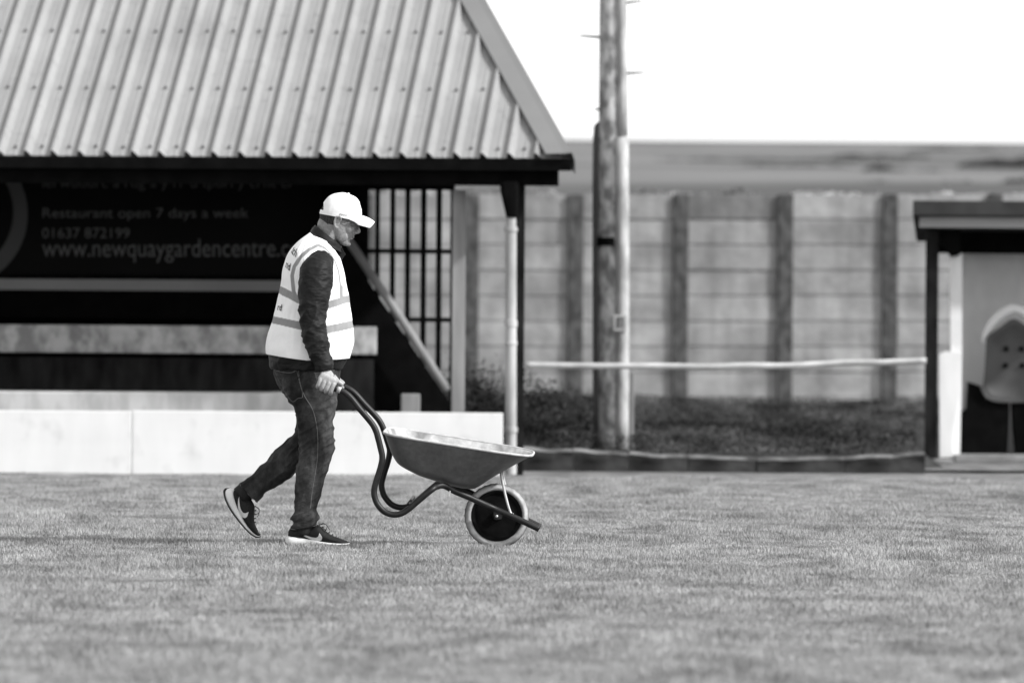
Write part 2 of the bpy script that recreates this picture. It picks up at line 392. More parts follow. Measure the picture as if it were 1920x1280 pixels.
# taller dark bush near the stand corner
pts = []
bl = [(878, 742, .2), (903, 722, .14), (1000, 735, .12), (1028, 752, .12), (900, 765, .24), (990, 785, .2), (1052, 768, .13), (1080, 790, .16), (1020, 800, .22), (1060, 815, .2), (1100, 805, .12), (925, 745, .12), (985, 712, .08), (1042, 742, .07), (1092, 770, .07), (880, 715, .08), (1005, 822, .2)]
for cx_, cy_, rr in bl:
    c = P(cx_, cy_, 66.5 + random.random() * 5)
    for _ in range(int(26000 * rr * rr)):
        v = Vector([random.gauss(0, 1) for _ in range(3)]) * rr * .52
        v.x *= 1.4; p = c + v
        if p.z > .05: pts.append(tuple(p))
leaf_cloud('bush', pts, .014, M['leaf'], 'low dark leafy bush on the bank beside the stand corner post', 'bush', kind=None, shade=(.1, .45), clump=1.5)
# pale dry grass beyond the fence top
pts = []
for _ in range(15000):
    x = random.uniform(-6, 9); t = random.random() ** 1.4
    top = P(960, 357 + 12 * noise.noise(Vector((x * 2.3, 0, 4))) + 9 * noise.noise(Vector((x * 7, 0, 2))), 91.5).z
    pts.append((x, 91.5 + random.random() * .6, top - t * .5))
leaf_cloud('dry_grass', pts, .02, M['drygrass'], 'pale dry grass heads showing over the fence top', 'grass')

# ------------------------------------------------------------------ concrete panel fence
YF = 90.0
fc = P(1269, 740, YF); fence = thing('concrete_fence', 'weathered concrete panel fence with dark slotted posts at the top of the bank', 'fence', (fc.x, YF, 0))
pc = [490 + 196.3 * i for i in range(9)]
for i, xc in enumerate(pc):
    bm = bmesh.new(); a = P(xc - 13, 364, YF); b = P(xc + 13, 790, YF)
    box(bm, (a.x, YF - .08, -.1), (b.x, YF + .08, a.z), .012)
    bm_obj('post', bm, M['conc_post'], fence)
for i in range(8):
    bm = bmesh.new(); x0 = P(pc[i] + 8, 600, YF).x; x1 = P(pc[i+1] - 8, 600, YF).x
    zt = P((pc[i] + pc[i+1]) / 2, 365, YF).z; z = zt; sh = []
    k = 0
    while z > .0:
        hgt = .268; n0 = len(bm.verts); yo = random.uniform(-.008, .008); t = random.uniform(-.006, .006)
        box(bm, (x0, YF - .03 + yo, z - hgt + .011), (x1, YF + .03 + yo, z), .005)
        s = random.uniform(.86, 1.08) * (.62 if (i == 4 and k == 0) else 1)
        sh += [s] * (len(bm.verts) - n0); z -= hgt; k += 1
    n0 = len(bm.verts); box(bm, (x0 + .002, YF - .004, -.1), (x1 - .002, YF + .012, zt - .02)); sh += [.2] * (len(bm.verts) - n0)  # added backing sheet, coloured dark to stand for shade in the joints
    me = bpy.data.meshes.new('panel'); bmesh.ops.recalc_face_normals(bm, faces=bm.faces); bm.to_mesh(me); bm.free()
    fattr(me, 'shade', sh); link('panel', me, M['concrete'], fence)

# ------------------------------------------------------------------ kerb of old sleepers
kx = [978, 1075, 1180, 1290, 1420, 1585, 1735]
kt = [839, 842, 848, 853, 858, 856, 848]
for i in range(6):
    YK = 64.5
    a0, a1 = P(kx[i] + .6, kt[i], YK), P(kx[i+1] - .6, kt[i+1], YK); n = 14
    bm = bmesh.new(); rings = []
    for k in range(n + 1):
        t = k / n; c = a0.lerp(a1, t); z = c.z + .016 * noise.noise(Vector((c.x * 5, i, 0)))
        yj = .02 * noise.noise(Vector((c.x * 3, i, 5)))
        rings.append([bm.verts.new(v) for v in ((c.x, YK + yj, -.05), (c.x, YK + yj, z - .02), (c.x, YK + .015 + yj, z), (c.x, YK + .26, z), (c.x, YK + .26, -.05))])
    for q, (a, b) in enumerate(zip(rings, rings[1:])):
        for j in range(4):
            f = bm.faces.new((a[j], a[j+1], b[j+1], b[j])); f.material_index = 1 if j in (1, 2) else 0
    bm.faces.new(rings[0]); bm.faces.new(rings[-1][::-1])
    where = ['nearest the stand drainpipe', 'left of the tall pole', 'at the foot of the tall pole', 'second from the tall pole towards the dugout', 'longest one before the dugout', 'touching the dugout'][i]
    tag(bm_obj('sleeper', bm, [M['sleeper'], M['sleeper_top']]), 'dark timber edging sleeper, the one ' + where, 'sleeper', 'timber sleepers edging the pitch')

# ------------------------------------------------------------------ tall pole
YP = 66.0
pb = P(1148, 850, YP); pole = thing('utility_pole', 'tall weathered round timber pole with climbing steps behind the white rail', 'pole', (pb.x, YP, 0))
bm = bmesh.new(); pts = []
for py, l, r_ in ((870, 1122, 1176), (600, 1121, 1174), (300, 1122, 1172), (0, 1124, 1171), (-400, 1127, 1168), (-1100, 1131, 1163)):
    a, b = P(l, py, YP), P(r_, py, YP); c = (a + b) / 2; pts.append((c, (b - a).length / 2))
tube(bm, [p for p, _ in pts], [q for _, q in pts], 28, 4); bm_obj('trunk', bm, M['wood_pole'], pole, True)
bm = bmesh.new()
tube(bm, [P(1166, 858, YP) + Vector((0, -.10, 0)), P(1167, 560, YP) + Vector((0, -.10, 0)), P(1166, 258, YP) + Vector((0, -.095, 0))], .052, 16, 3)
bm_obj('conduit', bm, M['pale'], pole, True)  # conduit pipe, also stands in for the pole's pale right face
bm = bmesh.new()
tube(bm, [P(1168, 256, YP) + Vector((0, -.085, 0)), P(1166, 0, YP) + Vector((0, -.085, 0)), P(1165, -500, YP) + Vector((0, -.08, 0))], .037, 14, 3)
bm_obj('lit_side_strip', bm, M['pale'], pole, True)  # added pale tube, stands in for the lit right side of the pole
bm = bmesh.new()
tube(bm, [P(1119, 852, YP), P(1118, 500, YP), P(1119, 262, YP), P(1124, 236, YP)], .030, 10, 3)
bm_obj('cable', bm, M['steel_dark'], pole, True)
for (x0, y0, x1, y1) in ((1124, 70, 1086, 67), (1171, 138, 1208, 136), (1170, 6, 1205, 2), (1123, 205, 1115, 205)):
    bm = bmesh.new(); a, b = P(x0, y0, YP), P(x1, y1, YP); tube(bm, [a, (a + b) / 2, b], [.011, .009, .006], 8, 1); bm_obj('climbing_step', bm, M['steel_dark'], pole, True)
bm = bmesh.new(); c = P(1130, 453, YP); n = 24
for z0, z1, rr in ((c.z - .032, c.z + .032, .128),):
    tube(bm, [Vector((c.x + .078, YP, z0)), Vector((c.x + .078, YP, z1))], rr, 28, 1, mi=0)
    for v in list(bm.verts):
        if v.co.x > c.x + .09: v.co.x = c.x + .09
bm_obj('strap', bm, M['black'], pole)
bm = bmesh.new(); a, b = P(1150, 620, YP), P(1174, 590, YP)
for lo, hi in (((a.x, 0, a.z), (b.x, 0, a.z + .018)), ((a.x, 0, b.z - .018), (b.x, 0, b.z)), ((a.x, 0, a.z + .018), (a.x + .018, 0, b.z - .018)), ((b.x - .018, 0, a.z + .018), (b.x, 0, b.z - .018))):
    box(bm, (lo[0], YP - .165, lo[2]), (hi[0], YP - .15, hi[2]))
bm_obj('plate_frame', bm, M['pale'], pole)
# little stake beside it
bm = bmesh.new(); a, b = P(1180, 845, 67), P(1189, 697, 67); box(bm, (a.x, 67, 0), (b.x, 67.05, b.z), .006)
tag(bm_obj('stake', bm, M['grey_post']), 'thin grey stake standing right beside the tall pole', 'stake')

# white rail
bm = bmesh.new(); YR = 63.8
tube(bm, [P(x, y, YR) for x, y in ((984, 684), (1050, 685), (1150, 686), (1250, 686), (1330, 687.5), (1400, 685), (1480, 685.5), (1580, 680), (1660, 679), (1737, 676))], .024, 12, 4)
rail = tag(bm_obj('barrier_rail', bm, M['rail'], None, True), 'thin white barrier rail running from the stand post to the dugout', 'rail')
for px in (992, 1210, 1470, 1728):
    pass

# ------------------------------------------------------------------ stand
AL = R(4.9); TN = .497
E = P(1070, 297, 62.3); ev = Vector((math.cos(AL), -math.sin(AL), 0)); nv = Vector((math.sin(AL), math.cos(AL), 0)); zv = Vector((0, 0, 1))
up = (nv + zv * TN).normalized(); rn = up.cross(ev) * -1
if rn.z < 0: rn = -rn
stand = thing('spectator_stand', 'small open fronted spectator stand with ribbed metal hipped roof and terrace inside', 'stand', (E.x - 2.0, 64, 0))
HK = .352; BT = 3.3; AMAX = 8.4
def RP(a, b, h=0): return E - ev * a + (nv + zv * TN) * b + rn * h
bm = bmesh.new(); per = .1977; prof = []
a = .0846 - .1977
while a < AMAX:
    prof += [(a, 0), (a + .052, 0), (a + .058, .004), (a + .066, .004), (a + .072, 0), (a + .130, 0), (a + .166, .040), (a + .182, .040), (a + .188, 0)]
    a += per
prof = [q for q in prof if q[0] > .02]
pv = None
for a, h in prof:
    bt = min(BT, a / HK)
    cur = [bm.verts.new(RP(a, bt * k / 6, h)) for k in range(7)]
    if pv:
        for k in range(6): bm.faces.new((pv[k], cur[k], cur[k+1], pv[k+1]))
    pv = cur
# roofing screws
a = .0846 + .062; row = 0
while a < AMAX:
    for bb in (.11, 1.03, 1.95, 2.87):
        if bb < a / HK - .15:
            c = RP(a + random.uniform(-.004, .004), bb + .02 * random.random(), .012)
            m4 = Matrix.Translation(c) @ rn.to_track_quat('Z', 'Y').to_matrix().to_4x4()
            r0 = bmesh.ops.create_cone(bm, cap_ends=True, segments=8, radius1=.013, radius2=.011, depth=.022, matrix=m4)
            for f in {f for v in r0['verts'] for f in v.link_faces}: f.material_index = 1
    a += per
roof = bm_obj('roof_sheet', bm, [M['sheet'], M['screw']], stand)
md = roof.modifiers.new('thick', 'SOLIDIFY'); md.thickness = .0015
# hip flashing with folded lip
bm = bmesh.new(); W = .185; n = 24
prev = None
for k in range(n + 1):
    b = -.02 + (BT + .02) * k / n; a = b * HK
    hh = .046
    ring = [RP(a + W, b, hh - .010), RP(a + W, b, hh), RP(a + .05, b, hh + .004), RP(a - .005, b, hh + .012), RP(a - .02, b + .05, -.03), RP(a - .02, b + .06, -.15)]
    cur = [bm.verts.new(v) for v in ring]
    if prev:
        for j in range(5): bm.faces.new((prev[j], cur[j], cur[j+1], prev[j+1]))
    prev = cur
fl = bm_obj('hip_flashing', bm, M['flash'], stand); md = fl.modifiers.new('thick', 'SOLIDIFY'); md.thickness = .003
# hidden end and back slopes
T = RP(BT * HK, BT); T2 = RP(AMAX, BT); Bk = E + Vector((-.35, 6.4, 0)); B2 = Bk - ev * AMAX
bm = bmesh.new(); vs = [bm.verts.new(v) for v in (E + Vector((-.02, .05, -.01)), T, T2, Bk, B2)]
bm.faces.new((vs[0], vs[1], vs[3])); bm.faces.new((vs[1], vs[2], vs[4], vs[3])); bm_obj('rear_roof', bm, M['flash'], stand)
# gutter and fascia
def sbox(bm, a0, a1, b0, b1, z0, z1, mi=0):
    q = []
    for a in (a0, a1):
        for b in (b0, b1):
            for z in (z0, z1): q.append(bm.verts.new(Vector((E.x, E.y, 0)) - ev * a + nv * b + zv * z))
    for f in ((0,1,3,2),(4,6,7,5),(0,4,5,1),(2,3,7,6),(0,2,6,4),(1,5,7,3)): bm.faces.new([q[i] for i in f]).material_index = mi
ze = E.z
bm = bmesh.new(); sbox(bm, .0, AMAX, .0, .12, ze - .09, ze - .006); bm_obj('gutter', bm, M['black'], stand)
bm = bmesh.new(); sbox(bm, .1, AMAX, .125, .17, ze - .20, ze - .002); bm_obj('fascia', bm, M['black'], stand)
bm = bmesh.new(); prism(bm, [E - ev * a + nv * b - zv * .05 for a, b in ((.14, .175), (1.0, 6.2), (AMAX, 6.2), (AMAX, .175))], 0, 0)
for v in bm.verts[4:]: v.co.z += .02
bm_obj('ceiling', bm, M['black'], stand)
# hopper, downpipe, posts
YD = 62.45
bm = bmesh.new()
secs = []
for py, l, r_, d in ((340, 936, 974, .09), (362, 939, 973, .09), (385, 944, 971, .07), (408, 949, 968, .045)):
    a, b = P(l, py, YD), P(r_, py, YD); secs.append(((a + b) / 2, (b - a) / 2, Vector((0, d, 0))))
loft(bm, secs, 20, 3, 4); bm_obj('hopper', bm, M['black'], stand)
bm = bmesh.new()
pp = [(408, 9.5), (425, 9.5), (426, 12.5), (434, 12.5), (435, 10.5), (600, 10.5), (601, 12), (612, 12), (613, 10.5), (640, 10.5), (641, 12), (646, 12), (647, 10.5), (800, 10.5), (801, 12.5), (810, 12.5), (811, 10.5), (889, 10.5)]
tube(bm, [P(958, py, YD) for py, _ in pp], [h / 256 for _, h in pp], 22, 1); bm_obj('downpipe', bm, M['galv'], stand, False, 30)
def pbox(px0, py0, px1, py1, y0, y1, m, name, parent, bev=0, zfloor=None):
    a, b = P(px0, py0, y0), P(px1, py1, y0); bm = bmesh.new()
    box(bm, (min(a.x, b.x), y0, zfloor if zfloor is not None else min(a.z, b.z)), (max(a.x, b.x), y1, max(a.z, b.z)), bev)
    return bm_obj(name, bm, m, parent)
pbox(967, 345, 981, 880, 62.6, 62.72, M['dark_timber'], 'post', stand, .004, 0)
pbox(849, 356, 870, 880, 62.7, 62.8, M['grey_post'], 'post', stand, .004, 0)
for px in (-320,): pbox(px, 345, px + 22, 880, 62.6, 62.72, M['dark_timber'], 'post', stand, .004, 0)
# back wall, floor, raised dark interior
YW = 65.9
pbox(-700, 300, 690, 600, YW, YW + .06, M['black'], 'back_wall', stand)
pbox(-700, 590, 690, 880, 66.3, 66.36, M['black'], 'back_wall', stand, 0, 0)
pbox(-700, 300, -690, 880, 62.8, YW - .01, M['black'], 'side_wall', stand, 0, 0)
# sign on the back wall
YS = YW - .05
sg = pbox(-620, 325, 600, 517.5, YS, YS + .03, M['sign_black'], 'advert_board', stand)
sg['label'] = 'black garden centre advert board with faint lettering'
pbox(-620, 518, 600, 547, YS - .005, YS + .03, M['sign_strip'], 'board_strip', sg)
YT = YS - .012
sign_text('lettering', 'www.newquaygardencentre.co.uk', 79, 612, 481, 22, YT, M['sign_text'], sg)
sign_text('lettering', '01637 872199', 79, 243, 446, 18.5, YT, M['sign_text'], sg)
sign_text('lettering', 'Restaurant open 7 days a week', 80, 466, 408, 18, YT, M['sign_text'], sg)
sign_text('lettering', 'lerwudurc a rdg a y rr u tpurl y crnt el', 80, 545, 352, 12, YT, M['sign_ring'], sg)  # top line coloured darker, shade under the roof put into the ink
bm = bmesh.new(); ro, ri = [], []
for k in range(121):
    t = 2 * math.pi * k / 120
    ro.append(bm.verts.new(P(-88 + 140 * math.cos(t), 401 - 140 * math.sin(t) , YT))); ri.append(bm.verts.new(P(-88 + 113 * math.cos(t), 398 - 113 * math.sin(t), YT)))
for k in range(120): bm.faces.new((ro[k], ro[k+1], ri[k+1], ri[k]))
bm_obj('ring_emblem', bm, M['sign_ring'], sg)
# terrace
pbox(-700, 603, 706, 665, 64.6, 64.66, M['bench'], 'bench', stand, .006)
pbox(-700, 612, 690, 668, 64.7, 64.95, M['dark_timber'], 'bench_support', stand)
pbox(-700, 664, 700, 770, 64.3, 64.4, M['dark_timber'], 'terrace_riser', stand, 0, 0)
pbox(-700, 728, 600, 780, 63.3, 64.28, M['step'], 'terrace_step', stand, .012, 0)
pbox(752, 738, 787, 775, 63.6, 63.8, M['grey_post'], 'block', stand, .01, .0)
# slatted end
YL = 65.2
xs_ = [(672, 688), (704, 709.5), (732, 738.5), (760, 767), (789.5, 797), (818.5, 826), (845, 850)]
for l, r_ in xs_: pbox(l, 340, r_, 800, YL, YL + .03, M['black'], 'slat', stand, 0, .3)
for y0, y1 in ((335, 357), (466, 476), (594, 604)):
    pbox(672, y0, 850, y1, YL - .04, YL - .004, M['black'], 'cross_rail', stand)
bm = bmesh.new(); prism(bm, [P(x, y, 64.9) for x, y in ((600, 395), (640, 452), (842, 752), (842, 800), (600, 800))], 64.9, 64.93); bm_obj('side_panel', bm, M['black'], stand)
bm = bmesh.new(); tube(bm, [P(640, 430, 64.75), P(750, 595, 64.75), P(838, 732, 64.75)], .034, 14, 1); bm_obj('handrail', bm, M['grey_post'], stand, True)

# white perimeter boards
YH = 62.1
for i, (x0, x1, y0, lab) in enumerate(((-900, -301, 770, 'white perimeter board farthest left, outside the photo edge'), (-299.5, 246.5, 768, 'white perimeter board at left behind the walking man'), (248, 943, 771, 'white perimeter board behind the man and wheelbarrow, ending at the drainpipe'))):
    a, b = P(x0, y0, YH), P(x1, y0 + 1, YH); bm = bmesh.new()
    box(bm, (a.x, YH, -.02), (b.x, YH + .045, (a.z + b.z) / 2), .006)
    if i == 0: bm.free(); continue
    tag(bm_obj('perimeter_board', bm, M['white_board']), lab, 'board', 'white perimeter boards in front of the stand')

# ------------------------------------------------------------------ dugout
YG = 70.0
dc = P(1860, 862, YG); dug = thing('dugout', 'small team dugout with dark flat roof, pale fascia and white posts', 'dugout', (dc.x, YG, 0))
def dprism(name, pts, y0, y1, m): 
    bm = bmesh.new(); prism(bm, [P(x, y, y0) for x, y in pts], y0, y1); return bm_obj(name, bm, m, dug)
bm = bmesh.new()
a = P(1712, 376, YG - .25); b = P(2260, 376, YG - .25); zr = a.z; th = .115
for (x0, y0, z0, x1, y1, z1) in ((a.x, YG - .25, zr - th, b.x, YG + 1.6, zr),):
    vs = [bm.verts.new(v) for v in ((x0, y0, z0), (x1, y0, z0), (x1, y0, z1), (x0, y0, z1), (x0 + .12, y1, z0 - .2), (x1, y1, z0 - .2), (x1, y1, z1 - .2), (x0 + .12, y1, z1 - .2))]
    for f in ((0,1,2,3),(5,4,7,6),(3,2,6,7),(4,5,1,0),(4,0,3,7),(1,5,6,2)): bm.faces.new([vs[i] for i in f])
bm_obj('roof', bm, M['roof_dark'], dug)
pbox(1724, 405, 2250, 430, YG - .10, YG - .06, M['fascia_pale'], 'fascia', dug, .004)
dprism('bracket', [(1752, 431), (1800, 431), (1800, 478), (1783, 482)], YG + .1, YG + .16, M['black'])
pbox(1745, 431, 2240, 478, YG + .9, YG + .95, M['black'], 'beam', dug)
pbox(1737, 428, 1757, 870, YG, YG + .09, M['dark_timber'], 'post', dug, .004, 0)
dprism('post', [(1781, 476), (1804, 476), (1804, 660), (1800, 862), (1786, 862), (1783, 660)], YG + .17, YG + .24, M['white_paint'])
dprism('side_board', [(1761, 664), (1774, 658), (1803, 664), (1799, 740), (1787, 800), (1785, 857), (1762, 857)], YG + .12, YG + .16, M['white_paint'])
pbox(1805, 440, 2240, 862, YG + 1.3, YG + 1.36, M['inner_wall'], 'rear_wall', dug, 0, 0)
pbox(2235, 440, 2255, 862, YG, YG + 1.28, M['inner_wall'], 'side_wall', dug, 0, 0)
pbox(1790, 852, 2240, 880, YG + .02, YG + 1.25, M['slab'], 'floor_slab', dug, .01, 0)
def seat(dx, lab):
    c = P(1901 + dx, 750, YG + .6); s = thing('bucket_seat', lab, 'seat', (c.x, YG + .6, 0), 'plastic seats in the dugout')
    Yq = YG + .6
    def Q(x, y, o=0): return P(x + dx, y, Yq) + Vector((0, o, 0))
    out = [(1849, 640), (1853, 628), (1876, 612), (1901, 597), (1926, 612), (1949, 628), (1953, 640), (1957, 705), (1960, 730), (1948, 747), (1925, 752), (1877, 752), (1854, 747), (1842, 730), (1845, 705)]
    out = [tuple(q) for q in cat(out + [out[0]], 3)[:-1]]
    holes = [(1887, 654), (1915.5, 654), (1885.5, 685), (1917, 685)]
    bm = bmesh.new()
    cv = bm.verts.new(Q(1901, 680, .06)); R0 = []
    for sc, yo in ((.55, .055), (.85, .035), (1.0, .0)):
        R0.append([bm.verts.new(Q(1901 + (x - 1901) * sc, 680 + (y - 680) * sc, yo)) for x, y in out])
    n = len(out)
    for i in range(n): bm.faces.new((cv, R0[0][i], R0[0][(i+1) % n]))
    for a, b in zip(R0, R0[1:]):
        for i in range(n): bm.faces.new((a[i], b[i], b[(i+1) % n], a[(i+1) % n]))
    sh = bm_obj('shell', bm, M['seat'], s, True); md = sh.modifiers.new('t', 'SOLIDIFY'); md.thickness = .006
    bm = bmesh.new()
    bm.free()
    for hx, hy in holes:
        bm = bmesh.new(); tube(bm, [Q(hx, hy, .038), Q(hx, hy, .028)], .022, 14, 1); bm_obj('vent_hole', bm, M['black'], sh)
    bm = bmesh.new(); arch = [(1846, 645), (1847, 628), (1862, 603), (1880, 587), (1901, 578), (1922, 587), (1940, 603), (1955, 628), (1956, 645)]
    tube(bm, [Q(x, y, .03) for x, y in arch], [.012, .022, .034, .04, .042, .04, .034, .022, .012], 10, 4); bm_obj('rim', bm, M['seat_rim'], s, True)
    bm = bmesh.new()
    tube(bm, [Q(x, y, -.005) for x, y in [(1839, 724), (1848, 742), (1866, 751), (1901, 753), (1936, 751), (1954, 742), (1963, 724)]], .011, 8, 4); bm_obj('front_lip', bm, M['seat'], s, True)
    bm = bmesh.new()
    L_ = [(1790, 853), (1790, 786), (1814, 766), (1817, 716), (1836, 722), (1850, 748), (1894, 752), (1892, 800), (1889, 853)]
    prism(bm, [Q(x, y, .02) for x, y in L_], 0, .30); bm_obj('base', bm, M['black'], s); bm = bmesh.new()
    prism(bm, [Q(3796 - x if x < 1890 else 3793 - x, y, .02) for x, y in L_], 0, .30)
    bm_obj('base', bm, M['black'], s)
seat(0, 'grey plastic bucket seat with four round holes inside the dugout')
# slab and stones by the dugout post
bm = bmesh.new(); a, b = P(1752, 862, YG - .6), P(1788, 872, YG - .6); box(bm, (a.x, YG - .6, 0), (b.x, YG - .1, .03), .01)
tag(bm_obj('paving_slab', bm, M['slab']), 'small pale paving slab on the ground at the dugout corner', 'slab')

# ------------------------------------------------------------------ the man
def Q(px, py, y=0.0): return P(px, py, D1) + Vector((0, y, 0))
def sec(l, r_, hd, y=0.0):
    a, b = Q(*l, y), Q(*r_, y); return ((a + b) / 2, (b - a) / 2, Vector((0, hd, 0)))
man = thing('person', 'man in white cap, white high visibility vest and dark jeans walking and pushing a wheelbarrow', 'person', (P(590, 1020, D1).x, D1, 0))

# head frame
HT = R(18); HO = Q(635, 418)
hx = Vector((math.cos(HT), 0, -math.sin(HT))); hz = Vector((math.sin(HT), 0, math.cos(HT)))
def H(x, y, z): return HO + hx * x + Vector((0, y, 0)) + hz * z
HS = [(-.099, .070, .034, .020), (-.094, .082, .018, .032), (-.084, .0855, -.012, .043), (-.070, .082, -.035, .052), (-.055, .0845, -.048, .057),
      (-.045, .090, -.06, .060), (-.032, .0945, -.075, .063), (-.012, .091, -.092, .067), (.006, .0885, -.098, .070), (.022, .088, -.1, .072), (.034, .093, -.1, .074), (.045, .100, -.1, .075),
      (.07, .098, -.098, .075), (.10, .080, -.088, .066), (.125, .045, -.055, .045), (.136, .01, -.02, .018)]
def head_loft(bm, grow=0, z0=-1, z1=1, n=40):
    rows = cat(HS, 3); rings = []
    for z, f, b, wd in rows:
        if z < z0 or z > z1: continue
        c = (f + b) / 2; a = (f - b) / 2 + grow; wd += grow; ring = []
        for i in range(n):
            t = 2 * math.pi * i / n; ct, st = math.cos(t), math.sin(t)
            k = .30 * max(0, ct) ** 1.3 * (1 if z < .05 else .6) + .06 * max(0, -ct)
            ring.append(bm.verts.new(H(c + a * math.copysign(abs(ct) ** .92, ct), wd * st * (1 - k), z)))
        rings.append(ring)
    for a, b in zip(rings, rings[1:]):
        for i in range(n): bm.faces.new((a[i], a[(i+1) % n], b[(i+1) % n], b[i]))
    bm.faces.new(rings[0][::-1]); bm.faces.new(rings[-1]); return rings
bm = bmesh.new(); head_loft(bm)
# nose, brow, lips, chin, cheeks
loft(bm, [(H(.088, 0, .034), hx * .007, Vector((0, .007, 0))), (H(.094, 0, .018), hx * .010, Vector((0, .009, 0))), (H(.101, 0, .002), hx * .012, Vector((0, .012, 0))),
          (H(.104, 0, -.010), hx * .013, Vector((0, .016, 0))), (H(.100, 0, -.020), hx * .010, Vector((0, .015, 0))), (H(.094, 0, -.027), hx * .005, Vector((0, .008, 0)))], 18, 3)
blob(bm, H(.1085, 0, -.010), (.0095, .0095, .009))
for s in (-1, 1):
    blob(bm, H(.098, s * .013, -.016), (.011, .006, .008))
    blob(bm, H(.088, s * .030, .042), (.010, .022, .006))          # brow
    blob(bm, H(.060, s * .040, -.012), (.026, .018, .020))         # cheek
    blob(bm, H(.040, s * .047, -.062), (.030, .010, .022))         # jaw
    # ear
    loft(bm, [(H(-.004, s * .068, -.002), hx * .010, hz * .02), (H(-.006, s * .078, .0), hx * .013, hz * .026), (H(-.009, s * .084, .002), hx * .015, hz * .029), (H(-.010, s * .086, .002), hx * .010, hz * .022)], 18, 2)
    tube(bm, [H(.007, s * .083, .006), H(.008, s * .086, .022), H(-.004, s * .089, .031), H(-.020, s * .09, .022), H(-.021, s * .09, .0), H(-.012, s * .086, -.02), H(.001, s * .082, -.028), H(.004, s * .079, -.018)], [.003, .004, .0045, .0045, .004, .0055, .006, .004], 8, 4)
blob(bm, H(.0905, 0, -.0455), (.0075, .022, .0048)); blob(bm, H(.088, 0, -.0565), (.0078, .019, .0048)); blob(bm, H(.078, 0, -.085), (.0125, .017, .012))
# neck
loft(bm, [(H(-.022, 0, .0), hx * .074, Vector((0, .058, 0))), (H(-.030, 0, -.04), hx * .070, Vector((0, .058, 0))), (Q(617, 440), Vector((.063, 0, .016)), Vector((0, .060, 0))), (Q(608, 458), Vector((.064, 0, .012)), Vector((0, .066, 0))), (Q(600, 480), Vector((.07, 0, 0)), Vector((0, .08, 0)))], 28, 3)
headm = remesh(bm, .0028, 3)
def wr(p):
    q = p - HO; x, z = q.dot(hx), q.dot(hz)
    cr_ = 0
    if x > .03 and -.07 < z < .03: cr_ = -.0035 * math.exp(-((x - .080 + .35 * (z + .02)) / .0045) ** 2) - .003 * math.exp(-((z - .010) / .006) ** 2) * (x > .06)
    return cr_ + .0012 * noise.noise(p * 60) + .0006 * noise.noise(p * 150)
displace(headm, wr)
# bare trunk and limbs under the clothes
YN, YFAR = -.09, .10
bm = bmesh.new()
loft(bm, [sec((592, 462), (622, 462), .08), sec((560, 480), (626, 480), .17), sec((548, 520), (632, 520), .17), sec((540, 580), (636, 580), .155), sec((530, 640), (636, 640), .155), sec((528, 690), (628, 690), .155), sec((540, 735), (618, 735), .15)], 32, 3)
near_leg_c = [(575, 720), (592, 770), (594, 832), (585, 900), (573, 955), (571, 1000)]
far_leg_c = [(578, 720), (588, 775), (575, 835), (520, 880), (470, 918), (455, 935)]
for ch, yy in ((near_leg_c, YN), (far_leg_c, YFAR)):
    tube(bm, [Q(x, y, yy) for x, y in ch], [.082, .072, .052, .045, .034, .034], 20, 4)
near_arm_c = [(600, 486, -.17), (596, 530, -.215), (590, 585, -.235), (600, 640, -.25), (611, 688, -.262), (613, 697, -.264)]
for s in (1, -1):
    sh = 0 if s == 1 else 6
    tube(bm, [Q(x + sh, y, z * s) for x, y, z in near_arm_c], [.055, .048, .042, .036, .027, .027], 18, 4)
bodym = remesh(bm, .008, 2)
# hands
def hand(s, C, dirv):
    d = dirv.normalized(); upv = Vector((-d.z * 1, 0, d.x)).normalized(); up2 = upv
    def L(a, y, z): return C + d * a + Vector((0, y * s, 0)) + up2 * z
    bm = bmesh.new()
    wrist = Q(613 if s > 0 else 620, 690, -.262 * s)
    yv = Vector((0, 1, 0))
    loft(bm, [(wrist, d * .030, yv * .021), (wrist.lerp(L(0, -.03, .03), .45) , d * .038, yv * .021), (L(-.002, -.030, .032), d * .046, yv * .018), (L(-.003, -.035, .012), d * .049, yv * .0155), (L(-.003, -.036, -.002), d * .046, yv * .012)], 24, 4, 2.5)
    for k, (off, rr, ln) in enumerate(((-.038, .0088, .86), (-.0150, .0100, .96), (.0085, .0105, 1.0), (.0320, .0102, .97))):
        pts = [L(off * .9, -.030, .022), L(off, -.040, .006), L(off, -.043, -.012 * ln), L(off, -.038, -.034 * ln), L(off + .001, -.018, -.043 * ln), L(off + .002, .004, -.038 * ln), L(off + .002, .018, -.022 * ln)]
        tube(bm, pts, [rr, rr * 1.2, rr * 1.08, rr * 1.14, rr * 1.02, rr * .95, rr * .8], 14, 4)
    tube(bm, [L(.012, -.024, .040), L(.034, -.016, .030), L(.050, -.008, .025), L(.066, -.003, .022), L(.076, -.001, .019)], [.016, .0145, .0118, .0108, .008], 14, 4)
    return remesh(bm, .0018, 2)
HC = Q(616, 717, -.27); HD = Vector((math.cos(R(22)), 0, -math.sin(R(22))))
hand_n = hand(1, HC, HD); HC2 = Q(614, 716, .27); hand_f = hand(-1, HC2, HD)
bm = join_meshes([headm, bodym, hand_n, hand_f])
me = bpy.data.meshes.new('body'); bm.to_mesh(me); bm.free()
shd = []
